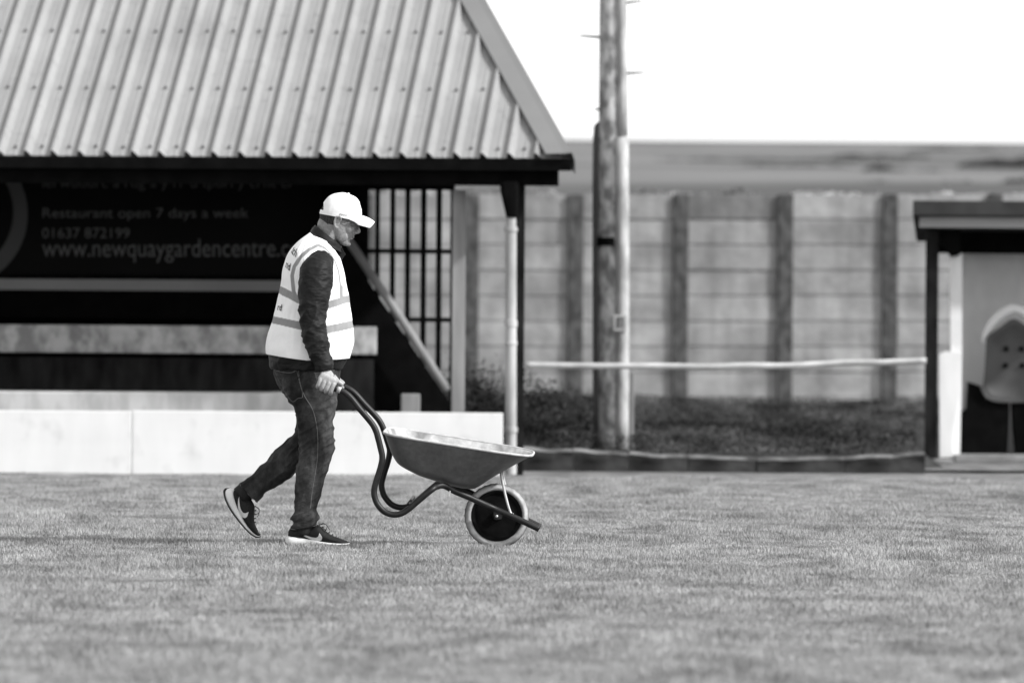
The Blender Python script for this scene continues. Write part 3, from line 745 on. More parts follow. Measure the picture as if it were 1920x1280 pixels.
for v in me.vertices:
    p = v.co - HO; x, z = p.dot(hx), p.dot(hz); s = 1.0
    if z > -.2 and z < .02 and x > -.03:
        # stubble on the jaw, a fact of the skin itself
        st = max(0, min(1, (-.02 - z) / .03)) * max(0, min(1, (x + .01) / .03)); s = 1 - .18 * st
    if p.z > -.25: s *= .74  # head tone lowered, shade on the face put into the skin colour
    else: s *= 1.12  # hands coloured lighter, as if catching the sun
    if abs(p.y) > .077 and -.016 < x < .004 and -.006 < z < .02: s *= .6  # ear hollow painted darker, standing in for recess shade
    shd.append(s)
fattr(me, 'shade', shd)
body = link('body', me, M['skin'], man, True)

# hair shell
bm = bmesh.new(); head_loft(bm, .0035, -.035, .06, 56)
kill = []
for f in bm.faces:
    c = f.calc_center_median() - HO; x, z = c.dot(hx), c.dot(hz); lim = -.022 if z < .012 else (.004 if z < .04 else .03)
    if len(f.verts) > 4 or x > lim or (z < -.02 and x > -.045): kill.append(f)
bmesh.ops.delete(bm, geom=kill, context='FACES')
hr = bm_obj('hair', bm, M['hair'], man, True); md = hr.modifiers.new('t', 'SOLIDIFY'); md.thickness = .004; md.offset = -1

# glasses
bm = bmesh.new()
for s in (-1, 1):
    tube(bm, [H(.0, s * .077, .024), H(.03, s * .076, .024), H(.07, s * .066, .024), H(.096, s * .056, .024)], .0018, 6, 3)
    pts = [H(.098 - .010 * (1 - math.cos(t)) * .0 + .004 * math.cos(t), s * (.034 + .021 * math.cos(t)), .014 + .015 * math.sin(t)) for t in [2*math.pi*k/16 for k in range(17)]]
    tube(bm, pts, .0017, 6, 1, closed=True)
tube(bm, [H(.101, -.013, .02), H(.104, 0, .023), H(.101, .013, .02)], .0017, 6, 3)
bm_obj('glasses', bm, M['lens'], man, True)

# cap
CS = [(.020, .104, -.1065, .0835), (.035, .1045, -.107, .0845), (.055, .102, -.1065, .085), (.075, .098, -.104, .084), (.10, .0868, -.0957, .079), (.120, .074, -.081, .069), (.135, .064, -.062, .055), (.145, .050, -.043, .042), (.1515, .030, -.028, .026), (.154, .006, -.006, .004)]
def zbase(x): return .014 + .020 * max(0, (x + .1) / .15) + (.03 * max(0, (x - .05) / .05))
bm = bmesh.new(); rows = cat(CS, 5); n = 96; rings = []
for z, f, b, wd in rows:
    c = (f + b) / 2; a = (f - b) / 2; ring = []
    for i in range(n):
        t = 2 * math.pi * i / n; ct, st = math.cos(t), math.sin(t); x = c + a * ct; zz = z
        if z < .06: zz = zbase(x) + (z - .02) * (.06 - zbase(x)) / .04
        pan = 1 - .012 * math.exp(-((abs(((t / (math.pi / 3)) % 1) - .5) - .5) / .03) ** 2)
        p = H(c + a * ct * pan, wd * st * pan * (1 - .10 * max(0, ct)), zz); ring.append(bm.verts.new(p))
    rings.append(ring)
for a, b in zip(rings, rings[1:]):
    for i in range(n): bm.faces.new((a[i], a[(i+1) % n], b[(i+1) % n], b[i]))
bm.faces.new(rings[-1])
kill = []
for f in bm.faces:
    c = f.calc_center_median() - HO; x, z, y = c.dot(hx), c.dot(hz), c.y
    if x < -.05 and .034 < z < .074 and (abs(y) / .042) ** 2 + ((z - .034) / .038) ** 2 < 1: kill.append(f)
bmesh.ops.delete(bm, geom=kill, context='FACES')
for v in bm.verts:
    p = v.co - HO; v.co += (v.co - H(0, 0, .06)).normalized() * (.0016 * noise.noise(Vector((p.x * 22, p.y * 22, p.z * 40))))
cap = bm_obj('cap', bm, M['cap'], man, True); md = cap.modifiers.new('t', 'SOLIDIFY'); md.thickness = .0022
bm = bmesh.new(); blob(bm, H(0, 0, .155), (.006, .006, .0035)); bm_obj('button', bm, M['cap'], cap, True)
bm = bmesh.new(); rows = []
for j in range(13):
    v = j / 12; row = []
    for i in range(33):
        u = -1 + 2 * i / 32
        rx, rz = .104 - .056 * abs(u) ** 2.2, .073 - .040 * abs(u) ** 2
        tx, tz = .169 - .022 * abs(u) ** 2.6, .0625 - .054 * abs(u) ** 1.7
        yy = .080 * u * (1 - .02 * v) if abs(u) < 1 else .080 * u
        if abs(u) > .8: tx = tx - (abs(u) - .8) / .2 * .05; tz += (abs(u) - .8) / .2 * .012
        row.append(bm.verts.new(H(rx + (tx - rx) * v, yy * (.98 - .12 * v * abs(u)), rz + (tz - rz) * v + .004 * math.sin(v * 3.1))))
    rows.append(row)
for a, b in zip(rows, rows[1:]):
    for i in range(32): bm.faces.new((a[i], a[i+1], b[i+1], b[i]))
br = bm_obj('brim', bm, M['cap'], cap, True); md = br.modifiers.new('t', 'SOLIDIFY'); md.thickness = .004
def project_polys(name, me2d, fx, bv, m, parent, side=-1, off=.0012):
    """drop a flat mesh given in px onto a surface along Y"""
    co = np.empty(len(me2d.vertices)*3); me2d.vertices.foreach_get('co', co); co = co.reshape(-1, 3)
    for i, c in enumerate(co):
        px, py = fx(c); q = Q(px, py, side * 1.0); h = bv.ray_cast(q, Vector((0, -side, 0)))
        y = h[0].y if h[0] is not None else D1 + side * .05
        co[i] = (q.x, y + side * off, q.z)
    me2d.vertices.foreach_set('co', co.ravel()); me2d.update(); me2d.materials.clear()
    return link(name, me2d, m, parent)
capw = cap.data.copy()
for v in capw.vertices: v.co += ROOT[man]
bvc = bvh_of(capw)
tm, tcx = text_mesh('PING', 1, .25, 1.1, .02)
x0, x1_, y1_ = tcx[:, 0].min(), tcx[:, 0].max(), tcx[:, 1].max()
project_polys('lettering', tm, lambda c: (636.5 + (c[0]-x0)/(x1_-x0)*15, 404.5 - c[1]/y1_*3.8 + (c[0]-x0)/(x1_-x0)*1.2), bvc, M['grey_ink'], cap)

# jacket : trunk, sleeves, collar
VR = [(434, 584, 598, .060), (438, 580, 603, .080), (445, 570, 611, .110), (452, 561, 617, .135), (460, 553, 623, .160), (470, 545, 630, .188), (482, 538, 636, .205), (500, 532.5, 642, .212), (520, 529, 646, .210), (540, 526, 649.5, .205), (565, 520.5, 653.5, .203), (590, 515, 657.5, .206), (615, 508, 661, .212), (640, 501, 661.5, .218), (660, 498.5, 658, .220), (674, 499, 655, .220)]
bm = bmesh.new()
loft(bm, [sec((l + 5, py), (r_ - 5, py), hd - .014) for py, l, r_, hd in VR[1:]] + [sec((505, 684), (645, 684), .195), sec((508, 692), (641, 692), .19)], 48, 3, 2.2)
sleeve = [((587, 474), (616, 476), .045, -.165), ((575, 486), (622, 486), .068, -.185), ((566, 500), (626, 500), .078, -.200), ((563, 523), (626, 523), .082, -.212), ((562, 548), (622.5, 546), .080, -.222), ((562, 570), (617, 568), .074, -.230), ((564, 600), (612, 594), .067, -.238), ((568.5, 624), (612.5, 616), .062, -.244), ((575, 645), (616, 638), .058, -.250), ((583, 664), (620, 658), .055, -.256), ((590, 684), (624, 678), .050, -.260), ((594, 696), (625.5, 690), .047, -.262)]
for s in (1, -1):
    sh = 0 if s == 1 else 10
    loft(bm, [sec((l[0] + sh, l[1]), (r_[0] + sh, r_[1]), hd, y * s) for l, r_, hd, y in sleeve], 32, 4)
    blob(bm, Q(602, 492, -.165 * s), (.07, .06, .06))
jm = remesh(bm, .0045, 3)
def ridge(p, s): n = noise.noise(Vector(p)); return (1 - abs(n) * 2.2)
def jw(p):
    q = p - HO; zz = q.z
    arm = max(0, min(1, (abs(p.y - D1) - .13) / .04))
    wv = Vector((q.x * 9 + 2.0 * noise.noise(p * 5), q.y * 7, zz * 22 + q.x * 16))
    w0 = Vector((q.x * 8 + 1.2 * noise.noise(p * 4), q.y * 5, zz * 13 - q.x * 9)); a = ridge(w0, 1) * .0048 * (.4 + max(0, min(1, (-.22 - zz) / .15))) + ridge(wv, 1) * .0026 + ridge(Vector((q.x * 30, q.y * 16, zz * 60)), 1) * .0016
    low = 1 + .5 * max(0, min(1, (-.35 - zz) / .2))
    return (a - .003) * (.35 + .65 * arm) * low
displace(jm, jw)
jacket = link('jacket', jm, M['jacket'], man, True)
# cuff hems
for s in (1, -1):
    bm = bmesh.new(); sh = 0 if s == 1 else 10
    loft(bm, [sec((593 + sh, 690), (625.5 + sh, 684), .050, -.261 * s), sec((594 + sh, 697.5), (625.8 + sh, 691.5), .0485, -.262 * s)], 32, 2); bm_obj('cuff', bm, M['jacket'], jacket, True)
# collar, standing with turned top and zip
bm = bmesh.new(); col = []
cp = [((582, 440), (622, 470), .085), ((585, 433), (630, 467), .082), ((590, 425), (637, 461), .078), ((591, 422), (639, 459), .080), ((587, 426), (641, 464), .086), ((583, 433), (640, 470), .092), ((580, 441), (642, 474), .095)]
loft(bm, [sec(l, r_, hd) for l, r_, hd in cp], 48, 3, 2.1, caps=False)
me_ = bpy.data.meshes.new('c'); bmesh.ops.recalc_face_normals(bm, faces=bm.faces); bm.to_mesh(me_); bm.free()
displace(me_, lambda p: .003 * noise.noise(Vector((p.x * 20, p.y * 20, p.z * 40))))
cl = link('collar', me_, M['jacket'], jacket, True); md = cl.modifiers.new('t', 'SOLIDIFY'); md.thickness = .004
bm = bmesh.new(); prism(bm, [Q(x, y, -.02) for x, y in ((630, 462), (640, 463), (644, 470), (648, 477), (645, 480), (641, 487), (636, 492), (628, 480))], 0, .04); bm_obj('collar_point', bm, M['jacket'], jacket)
# shirt front hanging below the vest, pale
bm = bmesh.new()
loft(bm, [sec((624, 672), (643, 672), .10, .06), sec((624, 682), (639, 682), .095, .06), sec((627, 691), (636, 691), .07, .06)], 24, 3); bm_obj('shirt', bm, M['grey_post'], man, True)

# jeans
bm = bmesh.new()
loft(bm, [sec((509, 680), (640, 682), .172), sec((511, 692), (639, 694), .180), sec((516, 706), (636, 706), .186), sec((524, 722), (633, 722), .182), sec((536, 740), (628, 740), .165), sec((552, 752), (618, 752), .12)], 44, 3, 2.3)
loft(bm, [sec((520, 712), (633, 712), .094, YN), sec((536, 740), (632.5, 740), .100, YN), sec((552, 766), (631, 766), .098, YN), sec((558.5, 795), (627, 795), .092, YN), sec((560, 820), (628, 820), .086, YN), sec((562, 842), (627, 843), .083, YN), sec((558.5, 862), (621, 864), .080, YN), sec((554, 890), (613, 892), .076, YN), sec((552.5, 915), (606.5, 918), .071, YN), sec((552, 940), (599, 942), .066, YN), sec((553, 955), (594.5, 954), .063, YN), sec((549, 962), (597, 962), .066, YN),
          sec((544.5, 970), (600.5, 971), .070, YN), sec((551, 979), (598, 978), .063, YN), sec((545, 986), (598, 980), .066, YN), sec((543.5, 994), (597, 986), .064, YN)], 36, 4)
loft(bm, [sec((530, 715), (628, 715), .094, YFAR), sec((546, 745), (624, 745), .097, YFAR), sec((554, 775), (617, 775), .094, YFAR), sec((554, 803), (613, 800), .088, YFAR), sec((548, 816), (606, 838), .084, YFAR), sec((540, 822), (585, 866), .082, YFAR), sec((527, 835), (560, 882), .080, YFAR), sec((505, 855), (542, 899), .076, YFAR), sec((484, 875), (523, 912), .072, YFAR), sec((466, 892), (507, 920), .067, YFAR), sec((455, 899), (496, 926), .065, YFAR), sec((449, 903), (491, 934), .065, YFAR), sec((444.5, 907), (482, 945), .062, YFAR)], 36, 4)
km = remesh(bm, .0045, 3)
def kw(p):
    q = p - HO
    # folds gather behind the knee, at the hip and over the shoe
    z = (p.z - Q(590, 835).z); knee = math.exp(-(z / .12) ** 2); hip = math.exp(-((p.z - Q(590, 740).z) / .12) ** 2); ank = math.exp(-((p.z - Q(590, 965).z) / .06) ** 2)
    w1 = Vector((q.x * 10 + 1.6 * noise.noise(p * 4), q.y * 8, q.z * 24 - q.x * 16)); w2 = Vector((q.x * 16, q.y * 9, q.z * 7 + q.x * 6))
    return ridge(w1, 1) * .0085 * (.35 + knee + .5 * hip + .9 * ank) + (ridge(w2, 1)) * .008 * (.5 + hip) - .008
displace(km, kw)
jeans = link('jeans', km, M['jeans'], man, True)
kmw = km.copy()
for v in kmw.vertices: v.co += ROOT[man]
bvk = bvh_of(kmw)
def proj_line(name, pts, bv, r_, m, parent, side=-1, sub=8, ymin=None):
    bm = bmesh.new(); rows = cat(pts, sub); out = []
    for x, y in rows:
        q = Q(x, y, side * 1.0); h = bv.ray_cast(q, Vector((0, -side, 0)))
        if h[0] is not None: out.append(Vector((q.x, h[0].y + side * .0003, q.z)))
    if len(out) > 2: tube(bm, out, r_, 5, 1); bm_obj(name, bm, m, parent, True)
    else: bm.free()
proj_line('seam', [(561, 692), (564, 715), (572, 740), (587, 765), (594, 790), (597, 815), (597.5, 838), (596, 862), (591, 895), (586, 925), (583.5, 952)], bvk, .0013, M['stitch'], jeans)
proj_line('pocket', [(514, 693), (530, 697), (547, 698), (558, 694)], bvk, .0014, M['stitch'], jeans)
proj_line('pocket', [(558, 694), (563, 715), (569, 742), (560, 746), (550, 752), (538, 738), (523, 712), (515, 695)], bvk, .0011, M['stitch'], jeans)
proj_line('hem', [(545, 990), (560, 991.5), (578, 989), (596, 982)], bvk, .0014, M['stitch'], jeans)
proj_line('hem', [(447.5, 905), (455, 918), (468, 931), (482, 941)], bvk, .0014, M['stitch'], jeans)

for nm, pts_ in (('sock', [(573, 950, YN), (570, 985, YN), (572, 1002, YN)]), ('sock', [(478, 908, YFAR), (461, 921, YFAR), (448, 931, YFAR)])):
    bm = bmesh.new(); tube(bm, [Q(*q) for q in pts_], [.046, .050, .048], 16, 3); bm_obj(nm, bm, M['shoe_black'], man, True)
# vest
VI = cat(VR, 24)
VI = np.array(VI)
def vrow(py): return [np.interp(py, VI[:, 0], VI[:, k]) for k in (1, 2, 3)]
def vpt(t, py, off=0.0):
    l, r_, hd = vrow(py); ct, st = math.cos(t), math.sin(t); e = .9
    a = math.copysign(abs(ct) ** e, ct); b = math.copysign(abs(st) ** e, st)
    c = Q((l + r_) / 2, py); hw = (r_ - l) / 2 / 375
    nrm = Vector((ct, st, 0))
    # hem dips a little at the side seam
    dz = (-.006 * abs(st) + .026 * max(0, -ct) + .006 * max(0, ct)) * max(0, (py - 600) / 70)
    p = c + Vector((hw * a, hd * b, dz)) + nrm * off
    w_ = .0055 * noise.noise(Vector((t * 3.2, py * .035, 2))) * min(1, max(0, (py - 470) / 80)) + .003 * noise.noise(Vector((t * 9, py * .03 + t, 7)))
    return p + nrm * w_
def seg_d(px, py, pl):
    best = (1e9, 0)
    for (x0, y0, w0), (x1, y1, w1) in zip(pl, pl[1:]):
        dx, dy = x1 - x0, y1 - y0; t = max(0, min(1, ((px - x0) * dx + (py - y0) * dy) / (dx * dx + dy * dy)))
        d = math.hypot(px - x0 - t * dx, py - y0 - t * dy) - (w0 + (w1 - w0) * t)
        if d < best[0]: best = (d, t)
    return best[0]
lowb = [(490, 597, 7.3), (511, 600, 7.3), (566, 611, 7.3), (598, 617.5, 7.3), (611, 618, 7.3), (635, 613.5, 7.3), (665, 606, 7.3)]
uppb = [(515, 541, 7), (528, 544.5, 7), (545, 553, 7), (562, 562, 7), (598, 573, 7), (618, 571.5, 7), (649, 561, 7), (662, 557, 7)]
loop = [(560, 560, 3.4), (552.5, 547, 3.4), (550.5, 517, 3.4), (554.7, 500, 3.4), (566, 482.5, 3.4), (581, 469.5, 3.2), (597.6, 461, 3.0), (609.5, 466, 2.2), (619.4, 475.5, 1.5), (627.8, 489, 1.4), (635, 509, 1.5), (638, 534, 1.8), (639.5, 538, 3.4), (641, 560, 3.6)]
arm_hole = [(598.3, 469.4), (585.6, 476.4), (571.6, 491.9), (564.5, 503), (563.5, 517), (563, 540), (566, 560), (580, 574), (600, 577), (614, 565), (619, 552), (623.6, 528), (625.5, 508.8), (626, 496), (620.8, 482), (612.4, 473.6)]
neck = [(576, 425), (582.5, 437.5), (588, 443), (596, 446), (603, 448.5), (612, 453), (622, 462), (630, 473), (636, 483), (641, 492), (660, 480), (640, 425)]
def inside(px, py, poly):
    c = False; n = len(poly)
    for i in range(n):
        x0, y0 = poly[i]; x1, y1 = poly[(i+1) % n]
        if (y0 > py) != (y1 > py) and px < (x1 - x0) * (py - y0) / (y1 - y0) + x0: c = not c
    return c
def nearest(px, py, poly):
    best = None
    for i in range(len(poly)):
        x0, y0 = poly[i]; x1, y1 = poly[(i+1) % len(poly)]; dx, dy = x1 - x0, y1 - y0
        t = max(0, min(1, ((px - x0) * dx + (py - y0) * dy) / (dx * dx + dy * dy))); qx, qy = x0 + t * dx, y0 + t * dy
        d = math.hypot(px - qx, py - qy)
        if best is None or d < best[0]: best = (d, qx, qy)
    return best
NT, NR = 420, 170
pys = [434.2 + (673 - 434.2) * (j / (NR-1)) ** 1.15 for j in range(NR)]
bm = bmesh.new(); grid = []; lay = []
for j, py in enumerate(pys):
    row = []
    l, r_, hd = vrow(py)
    for i in range(NT):
        t = 2 * math.pi * i / NT; p = vpt(t, py); px = (l + r_) / 2 + (r_ - l) / 2 * math.copysign(abs(math.cos(t)) ** .9, math.cos(t))
        v = bm.verts.new(p); s = 0
        m_ = min(seg_d(px, py, lowb), seg_d(px, py, uppb))
        if py < 575: m_ = min(m_, seg_d(px, py, loop))
        s = max(0, min(1, .5 - m_ / 1.0)); row.append((v, px, py)); lay.append(s)
    grid.append(row)
bm.verts.index_update(); bm.verts.ensure_lookup_table()
def cutval(px, py):
    return inside(px, py, arm_hole) or inside(px, py, neck)
ins = [[cutval(px, py) for (_, px, py) in row] for row in grid]
for j in range(NR-1):
    for i in range(NT):
        i2 = (i + 1) % NT; q = (ins[j][i], ins[j][i2], ins[j+1][i2], ins[j+1][i])
        if all(q): continue
        bm.faces.new((grid[j][i][0], grid[j][i2][0], grid[j+1][i2][0], grid[j+1][i][0]))
# pull the ragged edge verts that lie inside a cut back onto its outline
for j in range(NR):
    for i in range(NT):
        if ins[j][i] and grid[j][i][0].link_faces:
            v, px, py = grid[j][i]; best = min((nearest(px, py, arm_hole), nearest(px, py, neck)), key=lambda b: b[0])
            dx, dz = (best[1] - px) / 375, -(best[2] - py) / 375
            v.co.x += dx; v.co.z += dz
sv = [lay[v.index] for v in bm.verts if v.link_faces]
bmesh.ops.delete(bm, geom=[v for v in bm.verts if not v.link_faces], context='VERTS')
bmesh.ops.recalc_face_normals(bm, faces=bm.faces)
me = bpy.data.meshes.new('vest'); bm.to_mesh(me); bm.free(); fattr(me, 'strip', sv)
vest = link('vest', me, M['vest'], man, True); md = vest.modifiers.new('t', 'SOLIDIFY'); md.thickness = .003; md.offset = 1
vest['label'] = 'white high visibility vest with grey reflective bands'
def vest_text(s, px0, py0, size, slope=0):
    me, co = text_mesh(s, 1, 0, 1.05, .012); l, r_, hd = vrow(py0)
    ca = max(-1, min(1, (px0 - (l + r_) / 2) / ((r_ - l) / 2))); t0 = -math.acos(ca)
    out = np.empty_like(co); xm = (co[:, 0].max() + co[:, 0].min()) / 2
    k = 1 / ((vpt(t0 + .05, py0) - vpt(t0 - .05, py0)).length / .1)
    for i, c in enumerate(co):
        out[i] = vpt(t0 + (c[0] - xm) * size * k, py0 - (c[1] - .35) * size * 375 + slope * (c[0] - xm), .0075)
    me.vertices.foreach_set('co', out.ravel()); me.update(); me.materials.clear(); link('lettering', me, M['ink'], vest)
vest_text('tch', 556, 471, .050, 8); vest_text('nd', 544.5, 498, .052, 7); vest_text('rd', 529, 576, .046, 2)

# shoes
def make_shoe(fmap, yc, name_label, side):
    """fmap(x, z) in metres along sole from heel / above ground -> world x,z"""
    def W_(x, z, y): a, b = fmap(x, z); return Vector((a, D1 + yc + y, b))
    def lf(bm, rows, ex):
        rr = cat(rows, 4); rings = []
        for x, z0, z1, hw in rr:
            ring = []
            for i in range(28):
                t = 2 * math.pi * i / 28; ct, st = math.cos(t), math.sin(t)
                zc, zh = (z0 + z1) / 2, (z1 - z0) / 2
                ring.append(bm.verts.new(W_(x, zc + zh * math.copysign(abs(st) ** (2/ex), st), hw * math.copysign(abs(ct) ** (2/ex), ct) * (1 - (.45 * max(0, st) if ex < 3 else 0)))))
            rings.append(ring)
        for a, b in zip(rings, rings[1:]):
            for i in range(28): bm.faces.new((a[i], a[(i+1) % 28], b[(i+1) % 28], b[i]))
        bm.faces.new(rings[0][::-1]); bm.faces.new(rings[-1])
    k = 1 / 375
    up_ = [(6, 14, 27, .020), (10, 13, 33, .030), (18, 12, 38, .035), (34, 10, 41, .037), (56, 8, 41, .039), (66, 7, 37.5, .041), (76, 6, 29, .043), (88, 5, 20.5, .044), (102, 3.5, 15.5, .043), (112, 3.5, 12, .036), (118, 4, 9, .020), (120, 5, 7.5, .008)]
    bm = bmesh.new(); lf(bm, [(x*k, a*k, b*k, h) for x, a, b, h in up_], 2.3)
    sh = bm_obj('shoe', bm, M['shoe_black'], man, True); sh['label'] = name_label
    mid = [(1, 5, 14, .020), (6, 2, 19, .034), (14, 1.5, 18, .040), (30, 1.5, 16, .041), (52, 1.5, 12, .041), (75, 1.5, 8, .046), (98, 2, 6, .046), (112, 3, 6, .037), (119, 4.2, 6.2, .018), (121, 5, 6, .006)]
    bm = bmesh.new(); lf(bm, [(x*k, a*k, b*k, h) for x, a, b, h in mid], 3.4); bm_obj('midsole', bm, M['midsole'], sh, True)
    osl = [(0, 3, 12, .018), (4, 0, 5, .032), (14, -.6, 2.2, .038), (52, -.6, 2.2, .040), (75, -.4, 2.4, .045), (98, 0, 3, .045), (113, 1.4, 4, .036), (121, 3.6, 5.2, .012)]
    bm = bmesh.new(); lf(bm, [(x*k, a*k, b*k, h) for x, a, b, h in osl], 3.4); bm_obj('outsole', bm, M['outsole'], sh, True)
    # side emblem, curved tick
    lowe = [(25, 26.3), (30, 22.4), (38, 18), (47, 13.6), (56, 10.6), (64, 9.8), (69, 12.5), (70, 17), (67.5, 21.5), (64.6, 25)]
    uppe = [(25, 26.3), (32, 23.4), (40, 20.4), (48, 17.6), (54, 16.4), (59, 16.3), (62, 18), (63.6, 20.6), (64.2, 23), (64.6, 25)]
    shw = sh.data.copy()
    for v in shw.vertices: v.co += ROOT[man]
    bv = bvh_of(shw)
    for sd in (-1, 1):
        bm = bmesh.new(); A = cat(lowe, 4); B = cat(uppe, 4); pr = None
        for a, b in zip(A, B):
            cur = []
            for f_ in (0, .25, .5, .75, 1):
                x, z = a * (1 - f_) + b * f_; p = W_(x*k, z*k, sd * .3); h = bv.ray_cast(p, Vector((0, -sd, 0)))
                cur.append(bm.verts.new(Vector((p.x, (h[0].y if h[0] is not None else D1 + yc) + sd * .0016, p.z))))
            if pr:
                for q in range(4):
                    try: bm.faces.new((pr[q], pr[q+1], cur[q+1], cur[q]))
                    except ValueError: pass
            pr = cur
        bm_obj('emblem', bm, M['emblem'], sh, True)
    bm = bmesh.new()
    for i in range(5):
        x = (64 + i * 6) * k; z = (40 - i * 4.6) * k
        tube(bm, [W_(x - .004, z - .012, -.024), W_(x, z + .001, -.010), W_(x + .004, z + .002, .010), W_(x - .002, z - .012, .024)], .0017, 6, 3)
    tube(bm, [W_(66*k, 40*k, -.008), W_(72*k, 43*k, -.02), W_(79*k, 38*k, -.03), W_(76*k, 31*k, -.032), W_(70*k, 37*k, -.012)], .0016, 6, 4)
    tube(bm, [W_(66*k, 40*k, .0), W_(76*k, 41*k, -.012), W_(84*k, 31*k, -.026)], .0016, 6, 4)
    bm_obj('laces', bm, M['outsole'], sh, True)
g0 = Q(535, 1022)
make_shoe(lambda x, z: (g0.x + x, g0.z + z), YN, 'front black running shoe planted on the turf', -1)
curve = [Q(x, y) for x, y in cat([(417, 916), (420, 934), (430, 955), (445, 976), (464, 998), (479, 1009.5), (489, 1010)], 10)]
arc = [0]
for a, b in zip(curve, curve[1:]): arc.append(arc[-1] + (b - a).length)
tot = arc[-1]
def rear(x, z):
    s = x / (121 / 375) * tot; s = min(max(s, 0), tot); x_ = np.interp(s, arc, [c.x for c in curve]); z_ = np.interp(s, arc, [c.z for c in curve])
    x2 = np.interp(min(s + .02, tot), arc, [c.x for c in curve]); z2 = np.interp(min(s + .02, tot), arc, [c.z for c in curve])
    x1 = np.interp(max(s - .02, 0), arc, [c.x for c in curve]); z1 = np.interp(max(s - .02, 0), arc, [c.z for c in curve])
    d = math.hypot(x2 - x1, z2 - z1); tx, tz = (x2 - x1) / d, (z2 - z1) / d
    return (x_ - tz * z * 1.05, z_ + tx * z * 1.05)
make_shoe(rear, YFAR, 'rear black running shoe lifted at the heel', -1)

# ------------------------------------------------------------------ wheelbarrow
K1, K2 = .035, .045
def B(px, py, y, ref=-.27, m=1.0): return P(px, py, D1) + Vector((K1 * m * (y - ref), y, K2 * min(m, 1) * (y - ref)))
bar = thing('wheelbarrow', 'single wheeled builder wheelbarrow with grey tray and black tube frame pushed by the man', 'wheelbarrow', (P(860, 1020, D1).x, D1, 0))
def cr(l): return [(620 + x / 3.657, 690 + y / 3.657) for x, y in l]
path = cr([(-60, 100), (0, 124), (60, 142), (130, 185), (205, 275), (285, 370), (316, 425), (331, 475), (346, 535), (358, 590), (357, 632), (343, 690), (324, 748), (309, 800), (303, 838), (309, 880), (328, 925), (370, 972), (425, 994), (480, 990), (535, 960), (600, 905), (690, 830), (730, 805), (780, 800), (850, 838), (950, 880), (1040, 922), (1120, 958), (1240, 1010), (1330, 1052), (1430, 1100)])
for s in (-1, 1):
    bm = bmesh.new(); n = len(path); pts = []
    for i, (x, y) in enumerate(path):
        t = i / (n - 1); yw = .27 if i < 22 else .27 - (.27 - .085) * min(1, (i - 22) / 6)
        ref = -yw if i >= 22 else -.27
        pts.append(B(x, y, s * yw, ref, min(1.55, .12 + i * .16) if i < 23 else 1.2))
    tube(bm, pts, .0155, 14, 5); bm_obj('frame_tube', bm, M['tube'], bar, True)
    bm = bmesh.new(); gp = [B(x, y, s * .27, -.27, .2) for x, y in cr([(-75, 95), (-20, 117), (20, 129), (50, 137)])]
    tube(bm, gp, [.0185, .018, .018, .0185], 14, 4); bm_obj('handle_grip', bm, M['strut'] if False else M['tube'], bar, True)
    bm = bmesh.new(); gp = [B(x, y, s * .27, -.27, .35) for x, y in cr([(50, 137), (76, 150)])]
    tube(bm, gp, .0165, 14, 1); bm_obj('handle_collar', bm, M['galv'], bar, True)
# cross brace between the legs, bolts
bm = bmesh.new(); x, y = cr([(540, 900)])[0]
tube(bm, [B(x, y + 6, -.27), B(x, y + 6, .27)], .009, 10, 1); x, y = cr([(650, 866)])[0]
bm_obj('cross_brace', bm, M['tube'], bar, True)
bm = bmesh.new(); x, y = cr([(820, 835)])[0]; tube(bm, [B(x, y, -.24), B(x - 2, y + 10, -.24)], .0035, 6, 1); bm_obj('bolt', bm, M['strut'], bar)
# tray
levels = [((718, 812), (995.5, 856), .315, 5.5), ((720.5, 819), (985, 862), .308, 5), ((725, 832), (962, 874.5), .285, 4.5), ((730, 846), (938, 888), .262, 4.2), ((736, 859), (915, 901.5), .24, 4), ((744, 870), (897, 913.5), .22, 3.8), ((756, 878), (886, 918), .19, 3.4), ((776, 888), (872, 917), .15, 3)]
def tray_ring(bm, lv, n=72, shr=1.0, dz=0):
    (lx, ly), (rx, ry), hw, ex = lv; ring = []
    l0, r0 = B(lx, ly, -hw, -hw), B(rx, ry, -hw, -hw); c = (l0 + r0) / 2; u = (r0 - l0) / 2 * shr
    for i in range(n):
        t = 2 * math.pi * i / n; ct, st = math.cos(t), math.sin(t)
        a = math.copysign(abs(ct) ** (2/ex), ct); b = math.copysign(abs(st) ** (2/ex), st)
        w2 = hw * shr * (1 - .22 * max(0, a) ** 3)
        yy = w2 * b; p = c + u * a; ring.append(bm.verts.new(Vector((p.x + K1 * (yy + hw), D1 + yy, p.z + K2 * (yy + hw) + dz))))
    return ring
lv = cat([(a[0], a[1], b[0], b[1], h, e) for a, b, h, e in levels], 3)
lv = [((q[0], q[1]), (q[2], q[3]), q[4], q[5]) for q in lv]
bm = bmesh.new()
for shr, dz, mi in ((1, 0, 0), (.988, .004, 1)):
    rg = [tray_ring(bm, l, 72, shr, dz if k else 0) for k, l in enumerate(lv)]
    for a, b in zip(rg, rg[1:]):
        for i in range(72): bm.faces.new((a[i], a[(i+1) % 72], b[(i+1) % 72], b[i])).material_index = mi
    bm.faces.new(rg[-1]).material_index = mi
    if mi == 0: first = rg[0]
    else:
        for i in range(72): bm.faces.new((first[i], rg[0][i], rg[0][(i+1) % 72], first[(i+1) % 72]))
tray = bm_obj('tray', bm, [M['tray'], M['tray_in']], bar, True, 40)
bm = bmesh.new(); t2 = bmesh.new(); rg = [v.co.copy() for v in tray_ring(t2, levels[0])]; t2.free()
tube(bm, rg + [rg[0]], .0065, 8, 1, closed=True); bm_obj('tray_rim', bm, M['tray_rim'], tray, True)
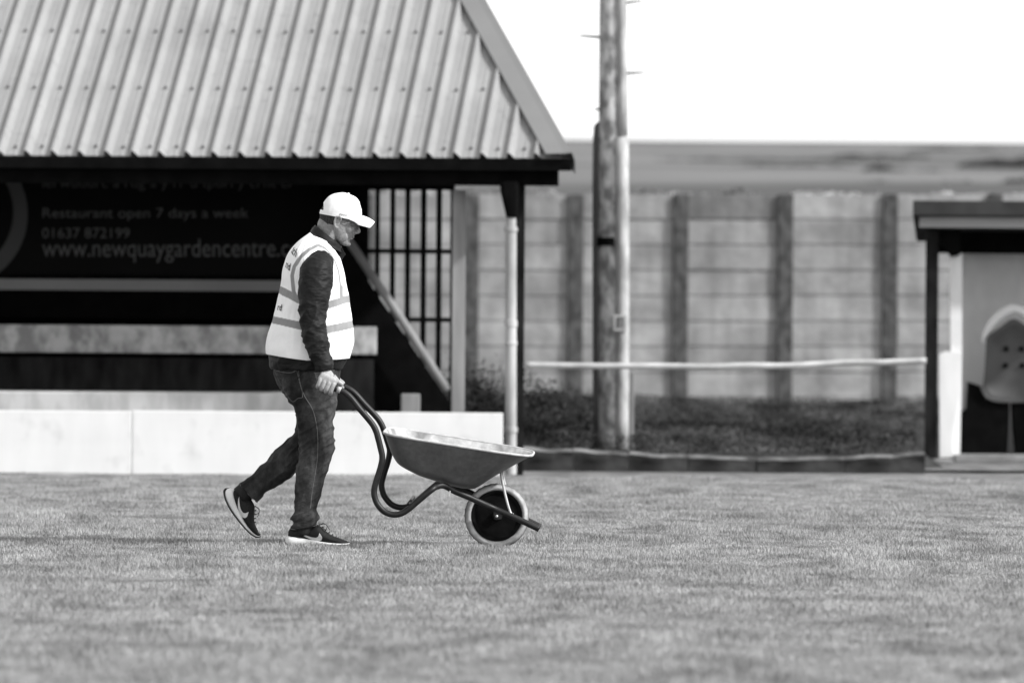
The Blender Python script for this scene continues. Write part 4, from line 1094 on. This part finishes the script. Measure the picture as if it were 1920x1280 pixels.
# axle struts
for s in (-1, 1):
    bm = bmesh.new(); a = cr([(1166, 712), (1196, 860), (1232, 985), (1255, 998)]); tube(bm, [B(x, y, s * .085, -.085) for x, y in a], .0065, 8, 3); bm_obj('strut', bm, M['strut'], bar, True)
# wheel
wc = P(931.5, 966.5, D1)
bm = bmesh.new(); n, k = 96, 14; Rg = []
for i in range(n):
    t = 2 * math.pi * i / n; ring = []
    for j in range(k):
        a = 2 * math.pi * j / k; tread = .0022 if (j in (12, 13, 0, 1, 2) and i % 3 == 0) else 0
        rr = .1415 + (.0195 + tread) * math.cos(a); yy = .036 * math.sin(a) * (1 - .12 * math.cos(a))
        ring.append(bm.verts.new(wc + Vector((rr * math.cos(t), yy, rr * math.sin(t)))))
    Rg.append(ring)
for i in range(n):
    for j in range(k): bm.faces.new((Rg[i][j], Rg[(i+1) % n][j], Rg[(i+1) % n][(j+1) % k], Rg[i][(j+1) % k]))
me = bpy.data.meshes.new('tyre'); bmesh.ops.recalc_face_normals(bm, faces=bm.faces); bm.to_mesh(me); bm.free()
fattr(me, 'shade', [(.55 if j in (13, 0, 1) else (1.9 if 3 <= j <= 5 or 9 <= j <= 11 else 1.3)) for i in range(n) for j in range(k)])
bmw = bmesh.new()
prf = [(.006, -.045), (.022, -.045), (.026, -.030), (.07, -.022), (.105, -.020), (.118, -.030), (.126, -.032), (.128, .032), (.118, .030), (.105, .020), (.07, .022), (.026, .030), (.022, .045), (.006, .045)]
Rg = [[bmw.verts.new(wc + Vector((r_ * math.cos(2*math.pi*i/64), y, r_ * math.sin(2*math.pi*i/64)))) for i in range(64)] for r_, y in prf]
for a, b in zip(Rg, Rg[1:]):
    for i in range(64): bmw.faces.new((a[i], a[(i+1) % 64], b[(i+1) % 64], b[i]))
wheel = bm_obj('wheel', bmw, M['rimblack'], bar, False, 35)
link('tyre', me, M['tyre'], wheel, True)
bm = bmesh.new(); tube(bm, [wc + Vector((0, -.095, 0)), wc + Vector((0, .095, 0))], .007, 12, 1); bm_obj('axle', bm, M['strut'], wheel, True)
for s in (-1, 1):
    bm = bmesh.new(); prism(bm, [v + Vector((0, s * .088 - .003, 0)) for v in (P(925, 953, D1), P(944, 961, D1), P(940, 972, D1), P(927, 972, D1))], 0, .006); bm_obj('axle_bracket', bm, M['tube'], bar)
